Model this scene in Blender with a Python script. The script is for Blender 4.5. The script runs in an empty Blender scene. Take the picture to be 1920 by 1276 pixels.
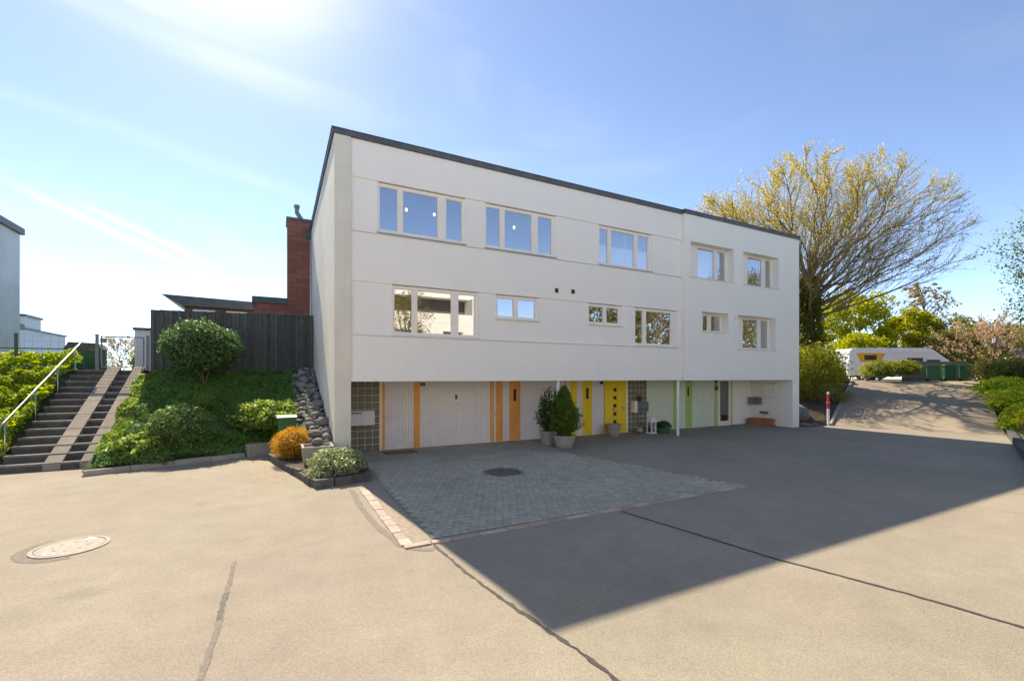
import bpy, bmesh, math, random
import numpy as np
from mathutils import Vector, noise
R = math.radians
random.seed(7); rng = np.random.default_rng(7)
S = bpy.context.scene
COL = S.collection

# ------------------------------------------------------------------ camera
cam_d = bpy.data.cameras.new('camera'); cam = bpy.data.objects.new('camera', cam_d); COL.objects.link(cam)
cam.location = (-1.742, -12.659, 2.31)
cam.rotation_euler = (R(90), 0, R(-27.458))
cam_d.sensor_width = 36; cam_d.lens = 847/1920*36; cam_d.shift_y = 69/1920
cam_d.clip_start = 0.05; cam_d.clip_end = 3000
S.camera = cam

# ------------------------------------------------------------------ world, sun, exposure
SUN = Vector((-0.102, 0.995, math.tan(R(44.0)))).normalized()
W = bpy.data.worlds.new('World'); S.world = W; W.use_nodes = True
wn = W.node_tree.nodes; wl = W.node_tree.links; wn.clear()
def wnode(t, **k):
    n = wn.new(t)
    for a, b in k.items(): setattr(n, a, b)
    return n
def wmath(op, a, b=None, c=None, clamp=False):
    n = wn.new('ShaderNodeMath'); n.operation = op; n.use_clamp = clamp
    for i, v in enumerate((a, b, c)):
        if v is None: continue
        if isinstance(v, (int, float)): n.inputs[i].default_value = v
        else: wl.new(v, n.inputs[i])
    return n.outputs[0]
sky = wnode('ShaderNodeTexSky', sky_type='NISHITA', sun_disc=False)
sky.sun_elevation = R(44); sky.sun_rotation = math.atan2(SUN.x, SUN.y)
sky.air_density = 0.52; sky.dust_density = 0.06; sky.ozone_density = 1.8; sky.altitude = 700
SKY_STRENGTH = 0.12
tc = wnode('ShaderNodeTexCoord')
DIR = tc.outputs['Generated']
# thin cirrus: noise stretched over the direction sphere
mp = wnode('ShaderNodeMapping'); mp.inputs['Scale'].default_value = (1.3, 2.2, 4.6); mp.inputs['Rotation'].default_value = (0.3, 0.35, 0.5)
wl.new(DIR, mp.inputs['Vector'])
nz = wnode('ShaderNodeTexNoise'); nz.inputs['Scale'].default_value = 1.5; nz.inputs['Detail'].default_value = 8; nz.inputs['Roughness'].default_value = 0.52
nz.inputs['Distortion'].default_value = 0.5
wl.new(mp.outputs[0], nz.inputs['Vector'])
cir = wnode('ShaderNodeMapRange'); cir.inputs[1].default_value = 0.46; cir.inputs[2].default_value = 0.82
cir.interpolation_type = 'SMOOTHSTEP'
wl.new(nz.outputs[0], cir.inputs[0])
def vdir(u, v):
    x = (u-960)/847; z = -(v-707)/847; a, b = 0.8873, 0.4611
    return Vector((x*a+b, -x*b+a, z)).normalized()
def contrail(p, q, width, strength, soft=0.0):
    d1, d2 = vdir(*p), vdir(*q); n = d1.cross(d2).normalized(); mid = (d1+d2).normalized(); half = d1.angle(d2)/2
    def dot(v):
        m = wn.new('ShaderNodeVectorMath'); m.operation = 'DOT_PRODUCT'; wl.new(DIR, m.inputs[0]); m.inputs[1].default_value = v
        return m.outputs['Value']
    nn = wnode('ShaderNodeTexNoise'); nn.inputs['Scale'].default_value = 16; nn.inputs['Detail'].default_value = 6; wl.new(DIR, nn.inputs['Vector'])
    dist = wmath('ADD', dot(n), wmath('MULTIPLY', wmath('SUBTRACT', nn.outputs[0], 0.5), width*2.2))
    g = wmath('EXPONENT', wmath('MULTIPLY', wmath('POWER', wmath('DIVIDE', dist, width), 2.0), -1.0))
    along = wnode('ShaderNodeMapRange'); along.inputs[1].default_value = math.cos(half*1.15); along.inputs[2].default_value = math.cos(half*0.55)
    wl.new(dot(mid), along.inputs[0])
    nb = wnode('ShaderNodeTexNoise'); nb.inputs['Scale'].default_value = 38; nb.inputs['Detail'].default_value = 4; wl.new(DIR, nb.inputs['Vector'])
    return wmath('MULTIPLY', wmath('MULTIPLY', g, along.outputs[0]), wmath('MULTIPLY', wmath('ADD', nb.outputs[0], 0.25), strength))
trails = [contrail((0, 335), (560, 600), 0.006, 0.38), contrail((140, 375), (400, 500), 0.007, 0.26),
          contrail((60, 528), (560, 520), 0.003, 0.08), contrail((-200, 100), (620, 385), 0.012, 0.10)]
tot = trails[0]
for t in trails[1:]: tot = wmath('ADD', tot, t)
sdot = wn.new('ShaderNodeVectorMath'); sdot.operation = 'DOT_PRODUCT'; wl.new(DIR, sdot.inputs[0]); sdot.inputs[1].default_value = SUN
sd0 = wmath('MAXIMUM', sdot.outputs['Value'], 0.0)
halo = wmath('ADD', wmath('MULTIPLY', wmath('POWER', sd0, 10.0), 0.9), wmath('MULTIPLY', wmath('POWER', sd0, 60.0), 3.0))   # cirrus scatters sunlight forward
veil = wmath('ADD', wmath('MULTIPLY', cir.outputs[0], 0.15), wmath('MULTIPLY', halo, wmath('ADD', wmath('MULTIPLY', cir.outputs[0], 0.10), 0.13)))
cfac = wmath('ADD', veil, tot, clamp=True)
cmix = wnode('ShaderNodeMixRGB'); cmix.blend_type = 'MIX'
wl.new(cfac, cmix.inputs[0]); wl.new(sky.outputs[0], cmix.inputs[1])
# clouds are lit: brighter version of the sky behind them, whitened
lum = wnode('ShaderNodeRGBToBW'); wl.new(sky.outputs[0], lum.inputs[0])
cl = wmath('ADD', wmath('ADD', wmath('MULTIPLY', lum.outputs[0], 1.05), 1.0), wmath('MULTIPLY', halo, 1.3))
cc = wnode('ShaderNodeCombineColor'); wl.new(wmath('MULTIPLY', cl, 0.98), cc.inputs[0]); wl.new(cl, cc.inputs[1]); wl.new(wmath('MULTIPLY', cl, 1.04), cc.inputs[2])
wl.new(cc.outputs[0], cmix.inputs[2])
bg = wnode('ShaderNodeBackground'); bg.inputs[1].default_value = SKY_STRENGTH
wo = wnode('ShaderNodeOutputWorld')
wl.new(cmix.outputs[0], bg.inputs[0]); wl.new(bg.outputs[0], wo.inputs[0])

sl = bpy.data.lights.new('sun', 'SUN'); so = bpy.data.objects.new('sun', sl); COL.objects.link(so)
sl.energy = 2.7; sl.angle = R(0.53); sl.color = (1.0, 0.92, 0.79)
so.rotation_euler = (-SUN).to_track_quat('-Z', 'Y').to_euler(); so.location = SUN*60
S.view_settings.view_transform = 'Standard'; S.view_settings.look = 'None'; S.view_settings.gamma = 1.0
S.view_settings.exposure = 1.65
try:
    S.view_settings.use_white_balance = True; S.view_settings.white_balance_temperature = 7350; S.view_settings.white_balance_tint = 10
except Exception: pass
try: S.view_settings.use_curve_mapping = False
except Exception: pass

# ------------------------------------------------------------------ materials
def newmat(name):
    m = bpy.data.materials.new(name); m.use_nodes = True; nt = m.node_tree
    return m, nt, nt.nodes['Principled BSDF']
def setspec(b, v):
    k = 'Specular IOR Level' if 'Specular IOR Level' in b.inputs else 'Specular'
    b.inputs[k].default_value = v
def mat(name, col, rough=0.7, var=0.12, scale=6.0, bump=0.0, bscale=120.0, metal=0.0, spec=0.35, col2=None, detail=6, var2=0.0, scale2=0.6, objvar=0.0):
    """procedural surface: base colour broken up by two noises, optional fine bump"""
    m, nt, b = newmat(name); N = nt.nodes; L = nt.links
    t = N.new('ShaderNodeTexCoord'); n = N.new('ShaderNodeTexNoise'); n.inputs['Scale'].default_value = scale; n.inputs['Detail'].default_value = detail
    L.new(t.outputs['Object'], n.inputs['Vector'])
    r = N.new('ShaderNodeValToRGB'); r.color_ramp.elements[0].position = 0.32; r.color_ramp.elements[1].position = 0.68
    c2 = col2 or tuple(min(1, c*(1+var)) for c in col); c1 = col if col2 else tuple(c*(1-var) for c in col)
    r.color_ramp.elements[0].color = (*c1, 1); r.color_ramp.elements[1].color = (*c2, 1)
    L.new(n.outputs[0], r.inputs[0]); out = r.outputs[0]
    if var2:
        n2 = N.new('ShaderNodeTexNoise'); n2.inputs['Scale'].default_value = scale2; n2.inputs['Detail'].default_value = 5
        L.new(t.outputs['Object'], n2.inputs['Vector'])
        mr = N.new('ShaderNodeMapRange'); mr.inputs[1].default_value = .3; mr.inputs[2].default_value = .7; mr.inputs[3].default_value = 1-var2; mr.inputs[4].default_value = 1+var2
        L.new(n2.outputs[0], mr.inputs[0])
        mx = N.new('ShaderNodeMixRGB'); mx.blend_type = 'MULTIPLY'; mx.inputs[0].default_value = 1
        L.new(out, mx.inputs[1]); L.new(mr.outputs[0], mx.inputs[2]); out = mx.outputs[0]
    if objvar:
        oi = N.new('ShaderNodeObjectInfo'); at = N.new('ShaderNodeAttribute'); at.attribute_name = 'rnd'
        ad = N.new('ShaderNodeMath'); ad.operation = 'ADD'; L.new(oi.outputs['Random'], ad.inputs[0]); L.new(at.outputs['Fac'], ad.inputs[1])
        fr = N.new('ShaderNodeMath'); fr.operation = 'FRACT'; L.new(ad.outputs[0], fr.inputs[0])
        mr = N.new('ShaderNodeMapRange'); mr.inputs[3].default_value = 1-objvar; mr.inputs[4].default_value = 1+objvar
        L.new(fr.outputs[0], mr.inputs[0])
        mx = N.new('ShaderNodeMixRGB'); mx.blend_type = 'MULTIPLY'; mx.inputs[0].default_value = 1
        L.new(out, mx.inputs[1]); L.new(mr.outputs[0], mx.inputs[2]); out = mx.outputs[0]
    L.new(out, b.inputs['Base Color']); b.inputs['Roughness'].default_value = rough; b.inputs['Metallic'].default_value = metal; setspec(b, spec)
    if bump:
        nb = N.new('ShaderNodeTexNoise'); nb.inputs['Scale'].default_value = bscale; nb.inputs['Detail'].default_value = 4
        L.new(t.outputs['Object'], nb.inputs['Vector'])
        bp = N.new('ShaderNodeBump'); bp.inputs['Strength'].default_value = bump; bp.inputs['Distance'].default_value = 0.01
        L.new(nb.outputs[0], bp.inputs['Height']); L.new(bp.outputs[0], b.inputs['Normal'])
    return m
def leafmat(name, cols, trans=0.35, rough=0.5, spec=0.35):
    m, nt, b = newmat(name); N = nt.nodes; L = nt.links
    at = N.new('ShaderNodeAttribute'); at.attribute_name = 'rnd'
    r = N.new('ShaderNodeValToRGB'); e = r.color_ramp.elements
    while len(e) < len(cols): e.new(0.5)
    for i, c in enumerate(cols): e[i].position = i/(len(cols)-1); e[i].color = (*c, 1)
    L.new(at.outputs['Fac'], r.inputs[0]); L.new(r.outputs[0], b.inputs['Base Color'])
    b.inputs['Roughness'].default_value = rough; setspec(b, spec)
    tr = N.new('ShaderNodeBsdfTranslucent'); hs = N.new('ShaderNodeHueSaturation'); hs.inputs['Value'].default_value = 2.1; hs.inputs['Saturation'].default_value = 1.1
    L.new(r.outputs[0], hs.inputs['Color']); L.new(hs.outputs[0], tr.inputs[0])
    mx = N.new('ShaderNodeMixShader'); mx.inputs[0].default_value = trans
    L.new(b.outputs[0], mx.inputs[1]); L.new(tr.outputs[0], mx.inputs[2]); L.new(mx.outputs[0], N['Material Output'].inputs[0])
    return m
def glassmat(name, refl, tint=(1, 1, 1), back=(0.75, 0.82, 0.88)):
    m, nt, b = newmat(name); N = nt.nodes; L = nt.links; N.remove(b)
    g = N.new('ShaderNodeBsdfGlossy'); g.inputs['Roughness'].default_value = 0.0; g.inputs['Color'].default_value = (*tint, 1)
    t = N.new('ShaderNodeBsdfTransparent'); t.inputs[0].default_value = (*back, 1)
    nn = N.new('ShaderNodeTexNoise'); nn.inputs['Scale'].default_value = 0.9; tc_ = N.new('ShaderNodeTexCoord'); L.new(tc_.outputs['Object'], nn.inputs[0])
    bp = N.new('ShaderNodeBump'); bp.inputs['Strength'].default_value = 0.04; bp.inputs['Distance'].default_value = 0.02
    L.new(nn.outputs[0], bp.inputs['Height']); L.new(bp.outputs[0], g.inputs['Normal'])
    mx = N.new('ShaderNodeMixShader'); mx.inputs[0].default_value = refl
    L.new(t.outputs[0], mx.inputs[1]); L.new(g.outputs[0], mx.inputs[2]); L.new(mx.outputs[0], N['Material Output'].inputs[0])
    return m
def asphalt(name, c1, c2, joint=1.0):
    m, nt, b = newmat(name); N = nt.nodes; L = nt.links
    t = N.new('ShaderNodeTexCoord')
    def noise_(scale, det, lo, hi, a, bb):
        n = N.new('ShaderNodeTexNoise'); n.inputs['Scale'].default_value = scale; n.inputs['Detail'].default_value = det; L.new(t.outputs['Object'], n.inputs['Vector'])
        mr = N.new('ShaderNodeMapRange'); mr.inputs[1].default_value = lo; mr.inputs[2].default_value = hi; mr.inputs[3].default_value = a; mr.inputs[4].default_value = bb
        L.new(n.outputs[0], mr.inputs[0]); return mr.outputs[0]
    def mul(x, y):
        mm = N.new('ShaderNodeMath'); mm.operation = 'MULTIPLY'; L.new(x, mm.inputs[0]); L.new(y, mm.inputs[1]); return mm.outputs[0]
    v = N.new('ShaderNodeTexVoronoi'); v.inputs['Scale'].default_value = 95; L.new(t.outputs['Object'], v.inputs['Vector'])
    vs = N.new('ShaderNodeSeparateColor'); L.new(v.outputs['Color'], vs.inputs[0])
    vm = N.new('ShaderNodeMapRange'); vm.inputs[3].default_value = 0.84; vm.inputs[4].default_value = 1.16; L.new(vs.outputs[0], vm.inputs[0])
    f = mul(mul(vm.outputs[0], noise_(150, 3, .3, .7, .88, 1.12)), mul(noise_(0.35, 6, .3, .7, .90, 1.09), mul(noise_(2.2, 6, .35, .65, .95, 1.05), noise_(0.9, 7, .64, .74, 1.0, .86))))
    nm = N.new('ShaderNodeTexNoise'); nm.inputs['Scale'].default_value = 0.22; nm.inputs['Detail'].default_value = 4; L.new(t.outputs['Object'], nm.inputs['Vector'])
    r = N.new('ShaderNodeValToRGB'); r.color_ramp.elements[0].position = .35; r.color_ramp.elements[1].position = .65
    r.color_ramp.elements[0].color = (*c1, 1); r.color_ramp.elements[1].color = (*c2, 1); L.new(nm.outputs[0], r.inputs[0])
    mx = N.new('ShaderNodeMixRGB'); mx.blend_type = 'MULTIPLY'; mx.inputs[0].default_value = 1; L.new(r.outputs[0], mx.inputs[1]); L.new(f, mx.inputs[2])
    L.new(mx.outputs[0], b.inputs['Base Color']); b.inputs['Roughness'].default_value = 0.9; setspec(b, 0.25)
    bp = N.new('ShaderNodeBump'); bp.inputs['Strength'].default_value = 0.35; bp.inputs['Distance'].default_value = 0.006
    L.new(v.outputs['Distance'], bp.inputs['Height']); L.new(bp.outputs[0], b.inputs['Normal'])
    return m
M = {}
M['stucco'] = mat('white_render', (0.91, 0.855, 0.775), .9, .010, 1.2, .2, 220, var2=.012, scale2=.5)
M['stucco_end'] = mat('shaded_end_render', (0.74, 0.69, 0.58), .9, .05, 1.2, .3, 200, var2=.06, scale2=.7)  # same render as the front, with its shaded tone put into the colour
def streaks(m_, amt=.06):
    nt = m_.node_tree; N = nt.nodes; L = nt.links; b_ = N['Principled BSDF']; src = b_.inputs['Base Color'].links[0].from_socket
    t_ = N.new('ShaderNodeTexCoord'); mp_ = N.new('ShaderNodeMapping'); mp_.inputs['Scale'].default_value = (5.5, 5.5, .28); L.new(t_.outputs['Object'], mp_.inputs[0])
    n_ = N.new('ShaderNodeTexNoise'); n_.inputs['Scale'].default_value = 1.0; n_.inputs['Detail'].default_value = 7; n_.inputs['Roughness'].default_value = .65; L.new(mp_.outputs[0], n_.inputs['Vector'])
    r_ = N.new('ShaderNodeMapRange'); r_.inputs[1].default_value = .52; r_.inputs[2].default_value = .72; r_.inputs[3].default_value = 1; r_.inputs[4].default_value = 1-amt; L.new(n_.outputs[0], r_.inputs[0])
    x_ = N.new('ShaderNodeMixRGB'); x_.blend_type = 'MULTIPLY'; x_.inputs[0].default_value = 1; L.new(src, x_.inputs[1]); L.new(r_.outputs[0], x_.inputs[2]); L.new(x_.outputs[0], b_.inputs['Base Color'])
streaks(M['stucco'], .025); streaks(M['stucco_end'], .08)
M['sill'] = mat('pale_metal_sill', (0.72, 0.70, 0.68), .45, .05, 3)
M['frame'] = mat('white_frame', (0.88, 0.81, 0.70), .4, .02, 3)
M['fascia'] = mat('dark_sheet_metal', (0.10, 0.105, 0.115), .5, .15, 3, var2=.15)
M['glass'] = glassmat('window_glass', 0.52, (0.97, 0.98, 1.0))
M['glass_dark'] = glassmat('door_glass', 0.25, back=(.22, .2, .19))
M['room'] = mat('room_paint', (0.45, 0.46, 0.47), .9, .03)
M['blind'] = mat('white_blind', (0.85, 0.86, 0.87), .8, .02)
M['curtain'] = mat('grey_curtain', (0.55, 0.55, 0.52), .9, .1, 14)
M['board'] = mat('pale_painted_boards', (0.77, 0.72, 0.71), .55, .03, 3, var2=.03, scale2=2)
M['orange'] = mat('orange_paint', (0.85, 0.38, 0.10), .5, .06, 3, var2=.06, scale2=1.5)
M['yellow'] = mat('yellow_paint', (0.88, 0.62, 0.03), .45, .04, 3)
M['green'] = mat('lime_paint', (0.42, 0.62, 0.20), .5, .05, 3)
M['mint'] = mat('mint_boards', (0.70, 0.76, 0.62), .55, .04, 3)
M['dark'] = mat('dark_panel', (0.03, 0.03, 0.032), .5, .1)
M['steel'] = mat('brushed_steel', (0.55, 0.54, 0.52), .35, .06, 30, metal=.9)
M['galv'] = mat('galvanised_steel', (0.20, 0.21, 0.215), .55, .12, 12, metal=.3)
M['greenwire'] = mat('green_fence_paint', (0.06, 0.10, 0.09), .5, .1)
M['mortar'] = mat('pale_mortar', (0.62, 0.58, 0.48), .9, .08, 12)
M['concrete'] = mat('concrete', (0.34, 0.32, 0.29), .9, .12, 5, .35, 90, var2=.12, scale2=1.3)
M['apron'] = mat('apron_concrete', (0.37, 0.355, 0.28), .9, .10, 3, .3, 90, var2=.14, scale2=.8)
M['step'] = mat('shaded_step_concrete', (0.098, 0.094, 0.088), .9, .15, 6, .35, 90, var2=.12, scale2=1.5)  # the risers' shade is put into this darker concrete
M['tread'] = mat('lit_tread_concrete', (0.17, 0.16, 0.145), .9, .15, 6, .35, 90, var2=.15, scale2=1.5)  # same stair concrete, kept lighter for the light on the treads
M['slab'] = mat('ramp_slab', (0.33, 0.28, 0.22), .9, .1, 6, .3, 90, var2=.1)
M['asphalt'] = asphalt('asphalt', (0.305, 0.256, 0.208), (0.282, 0.256, 0.190))
M['asphalt2'] = asphalt('old_asphalt', (0.29, 0.245, 0.185), (0.34, 0.275, 0.20))
M['tar'] = mat('tar_seam', (0.055, 0.05, 0.045), .7, .3, 20, .3, 60)
M['patch'] = mat('patched_asphalt', (0.20, 0.175, 0.145), .9, .2, 20, .4, 120)
M['paver'] = mat('paver', (0.385, 0.36, 0.285), .9, .12, 9, .5, 60, objvar=.10, var2=.12, scale2=.5)
M['joint'] = mat('sand_joint', (0.225, 0.225, 0.16), .95, .2, 12)
M['edging'] = mat('pinkish_edging_stone', (0.42, 0.34, 0.275), .85, .12, 9, .5, 60, objvar=.2)
M['cover'] = mat('cast_cover', (0.36, 0.33, 0.28), .8, .12, 12, .5, 80)
M['rustcover'] = mat('rust_cover', (0.13, 0.12, 0.095), .8, .2, 12, .5, 80)
M['stone'] = mat('round_stone', (0.21, 0.20, 0.185), .85, .3, 5, .5, 40, objvar=.35)
M['rock'] = mat('rough_rock', (0.16, 0.155, 0.14), .9, .3, 4, .8, 14, objvar=.2)
M['soil'] = mat('soil', (0.07, 0.052, 0.036), .95, .3, 6, .6, 40)
M['bank'] = mat('planted_earth', (0.05, 0.075, 0.028), .95, .3, 5, .6, 30)
M['grassland'] = mat('rough_grass', (0.10, 0.12, 0.04), .95, .3, 2, .6, 30, col2=(0.16, 0.15, 0.07))
M['bark'] = mat('bark', (0.085, 0.07, 0.05), .9, .35, 10, .8, 30, col2=(0.17, 0.13, 0.075))
M['twig'] = mat('twig', (0.15, 0.115, 0.07), .85, .3, 8, col2=(0.26, 0.20, 0.115))
M['fence'] = mat('dark_stained_boards', (0.088, 0.094, 0.09), .8, .25, 14, .4, 60, objvar=.22)
M['edge_dark'] = mat('dark_edging', (0.10, 0.095, 0.09), .9, .2, 8, .5, 50, objvar=.2)
M['greenplastic'] = mat('green_plastic', (0.035, 0.13, 0.05), .45, .1, 3)
M['greenlid'] = mat('green_plastic_lid', (0.05, 0.17, 0.07), .4, .1, 3)
M['rubber'] = mat('black_rubber', (0.02, 0.02, 0.02), .8, .2)
M['pot'] = mat('grey_pot', (0.34, 0.31, 0.27), .85, .12, 5, .4, 50)
M['terracotta'] = mat('terracotta', (0.42, 0.17, 0.09), .85, .2, 5, .3, 50)
M['mat'] = mat('coir_mat', (0.22, 0.16, 0.10), .95, .2, 60, .6, 300)
M['white'] = mat('white_paint', (0.82, 0.81, 0.80), .5, .03, 4)
M['red'] = mat('red_paint', (0.62, 0.04, 0.06), .45, .06, 4)
M['rv'] = mat('rv_shell', (0.74, 0.77, 0.82), .35, .03, 2)
M['amber'] = mat('amber_decal', (0.80, 0.38, 0.02), .4, .05)
M['wood'] = mat('weathered_wood', (0.20, 0.18, 0.15), .9, .2, 8, .4, 40)
M['brownwall'] = mat('brown_cladding', (0.15, 0.12, 0.105), .8, .12, 4)
M['mint_wall'] = mat('pale_wall', (0.66, 0.72, 0.70), .9, .04, 1.5, .2, 160, var2=.05)
M['whitewall'] = mat('white_wall', (0.74, 0.76, 0.80), .9, .03, 1.5)
M['sunnywall'] = mat('cream_wall', (0.84, 0.79, 0.71), .9, .03, 1.5)
m, nt, b = newmat('red_brick'); N = nt.nodes; L = nt.links
t = N.new('ShaderNodeTexCoord'); bt = N.new('ShaderNodeTexBrick'); mpn = N.new('ShaderNodeMapping'); mpn.inputs['Rotation'].default_value = (R(90), 0, 0)
L.new(t.outputs['Object'], mpn.inputs[0]); L.new(mpn.outputs[0], bt.inputs['Vector'])
bt.inputs['Color1'].default_value = (0.30, 0.115, 0.08, 1); bt.inputs['Color2'].default_value = (0.22, 0.08, 0.06, 1); bt.inputs['Mortar'].default_value = (0.16, 0.085, 0.07, 1)
bt.inputs['Scale'].default_value = 1; bt.inputs['Brick Width'].default_value = .5; bt.inputs['Row Height'].default_value = .2; bt.inputs['Mortar Size'].default_value = .014
L.new(bt.outputs[0], b.inputs['Base Color']); b.inputs['Roughness'].default_value = .9
bp = N.new('ShaderNodeBump'); bp.inputs['Strength'].default_value = .5; bp.inputs['Distance'].default_value = .01; bp.invert = True
L.new(bt.outputs['Fac'], bp.inputs['Height']); L.new(bp.outputs[0], b.inputs['Normal']); M['brick'] = m
m, nt, b = newmat('glass_block'); N = nt.nodes; L = nt.links
t = N.new('ShaderNodeTexCoord'); nn = N.new('ShaderNodeTexNoise'); nn.inputs['Scale'].default_value = 14; nn.inputs['Distortion'].default_value = 2.5; L.new(t.outputs['Object'], nn.inputs[0])
rr = N.new('ShaderNodeValToRGB'); rr.color_ramp.elements[0].color = (0.10, 0.085, 0.055, 1); rr.color_ramp.elements[1].color = (0.30, 0.26, 0.17, 1); rr.color_ramp.elements[0].position = .35; rr.color_ramp.elements[1].position = .65
L.new(nn.outputs[0], rr.inputs[0]); L.new(rr.outputs[0], b.inputs['Base Color']); b.inputs['Roughness'].default_value = .12; setspec(b, .7)
bp = N.new('ShaderNodeBump'); bp.inputs['Strength'].default_value = .8; bp.inputs['Distance'].default_value = .03; L.new(nn.outputs[0], bp.inputs['Height']); L.new(bp.outputs[0], b.inputs['Normal']); M['gblock'] = m
m, nt, b = newmat('lit_bulb'); b.inputs['Base Color'].default_value = (1, .9, .7, 1); b.inputs['Emission Color'].default_value = (1, .82, .5, 1); b.inputs['Emission Strength'].default_value = 1.6; M['bulb'] = m
# foliage palettes
M['l_hedge'] = leafmat('leaf_hedge', [(0.08, 0.15, 0.02), (0.19, 0.28, 0.025), (0.34, 0.40, 0.035), (0.30, 0.22, 0.04)], .5)
M['l_cover'] = leafmat('leaf_cover', [(0.05, 0.13, 0.03), (0.09, 0.20, 0.04), (0.13, 0.27, 0.055), (0.21, 0.31, 0.06)], .35)
M['l_laurel'] = leafmat('leaf_laurel', [(0.03, 0.07, 0.025), (0.06, 0.13, 0.04), (0.11, 0.19, 0.06), (0.22, 0.29, 0.12)], .3, .42, .4)
M['l_ivy'] = leafmat('leaf_ivy', [(0.04, 0.10, 0.018), (0.12, 0.21, 0.03), (0.24, 0.30, 0.07), (0.38, 0.40, 0.17)], .45, .4)
M['l_fine'] = leafmat('leaf_fine', [(0.035, 0.09, 0.02), (0.09, 0.17, 0.035), (0.18, 0.26, 0.08), (0.36, 0.40, 0.22)], .35, .45)
M['l_gold'] = leafmat('leaf_gold', [(0.22, 0.08, 0.015), (0.42, 0.20, 0.015), (0.55, 0.30, 0.025), (0.35, 0.28, 0.04)], .4)
M['l_varieg'] = leafmat('leaf_variegated', [(0.05, 0.10, 0.03), (0.16, 0.22, 0.09), (0.40, 0.42, 0.24), (0.62, 0.62, 0.42)], .3)
M['l_beech'] = leafmat('leaf_beech', [(0.32, 0.21, 0.05), (0.42, 0.31, 0.06), (0.44, 0.38, 0.08), (0.32, 0.32, 0.08)], .5)
M['l_beech2'] = leafmat('leaf_beech_green', [(0.12, 0.13, 0.03), (0.20, 0.19, 0.045), (0.28, 0.21, 0.06)], .5)
M['l_trunkivy'] = leafmat('leaf_trunk_ivy', [(0.03, 0.05, 0.01), (0.09, 0.11, 0.015), (0.20, 0.19, 0.02), (0.22, 0.12, 0.03)], .4)
M['l_yg'] = leafmat('leaf_yellowgreen', [(0.14, 0.17, 0.015), (0.28, 0.29, 0.02), (0.40, 0.37, 0.03)], .5)
M['l_olive'] = leafmat('leaf_olive', [(0.10, 0.10, 0.025), (0.19, 0.18, 0.04), (0.28, 0.23, 0.06)], .4)
M['l_birch'] = leafmat('leaf_birch', [(0.16, 0.12, 0.04), (0.27, 0.19, 0.06), (0.22, 0.20, 0.05)], .4)
M['l_pink'] = leafmat('leaf_pink', [(0.34, 0.21, 0.13), (0.45, 0.30, 0.20), (0.40, 0.33, 0.16)], .4)
M['l_blossom'] = leafmat('leaf_blossom', [(0.30, 0.24, 0.17), (0.55, 0.48, 0.40), (0.30, 0.28, 0.10)], .4)
M['l_yew'] = leafmat('leaf_yew', [(0.05, 0.06, 0.014), (0.11, 0.12, 0.02), (0.26, 0.22, 0.04)], .3)
M['l_juniper'] = leafmat('leaf_juniper', [(0.10, 0.13, 0.018), (0.22, 0.24, 0.03), (0.36, 0.35, 0.05)], .45)
M['l_red'] = leafmat('leaf_red', [(0.16, 0.05, 0.03), (0.32, 0.11, 0.05), (0.40, 0.20, 0.08)], .35)
M['l_dark'] = leafmat('leaf_dark', [(0.02, 0.05, 0.012), (0.05, 0.10, 0.025), (0.10, 0.16, 0.045)], .3, .35, .5)
M['l_conifer'] = leafmat('leaf_conifer', [(0.04, 0.08, 0.012), (0.10, 0.16, 0.022), (0.24, 0.29, 0.04)], .4)
M['l_fresh'] = leafmat('leaf_fresh', [(0.07, 0.13, 0.02), (0.15, 0.22, 0.03), (0.26, 0.32, 0.05)], .45)
M['l_bush'] = leafmat('leaf_bush', [(0.08, 0.10, 0.018), (0.17, 0.19, 0.025), (0.32, 0.31, 0.035), (0.24, 0.17, 0.05)], .5)

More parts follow.
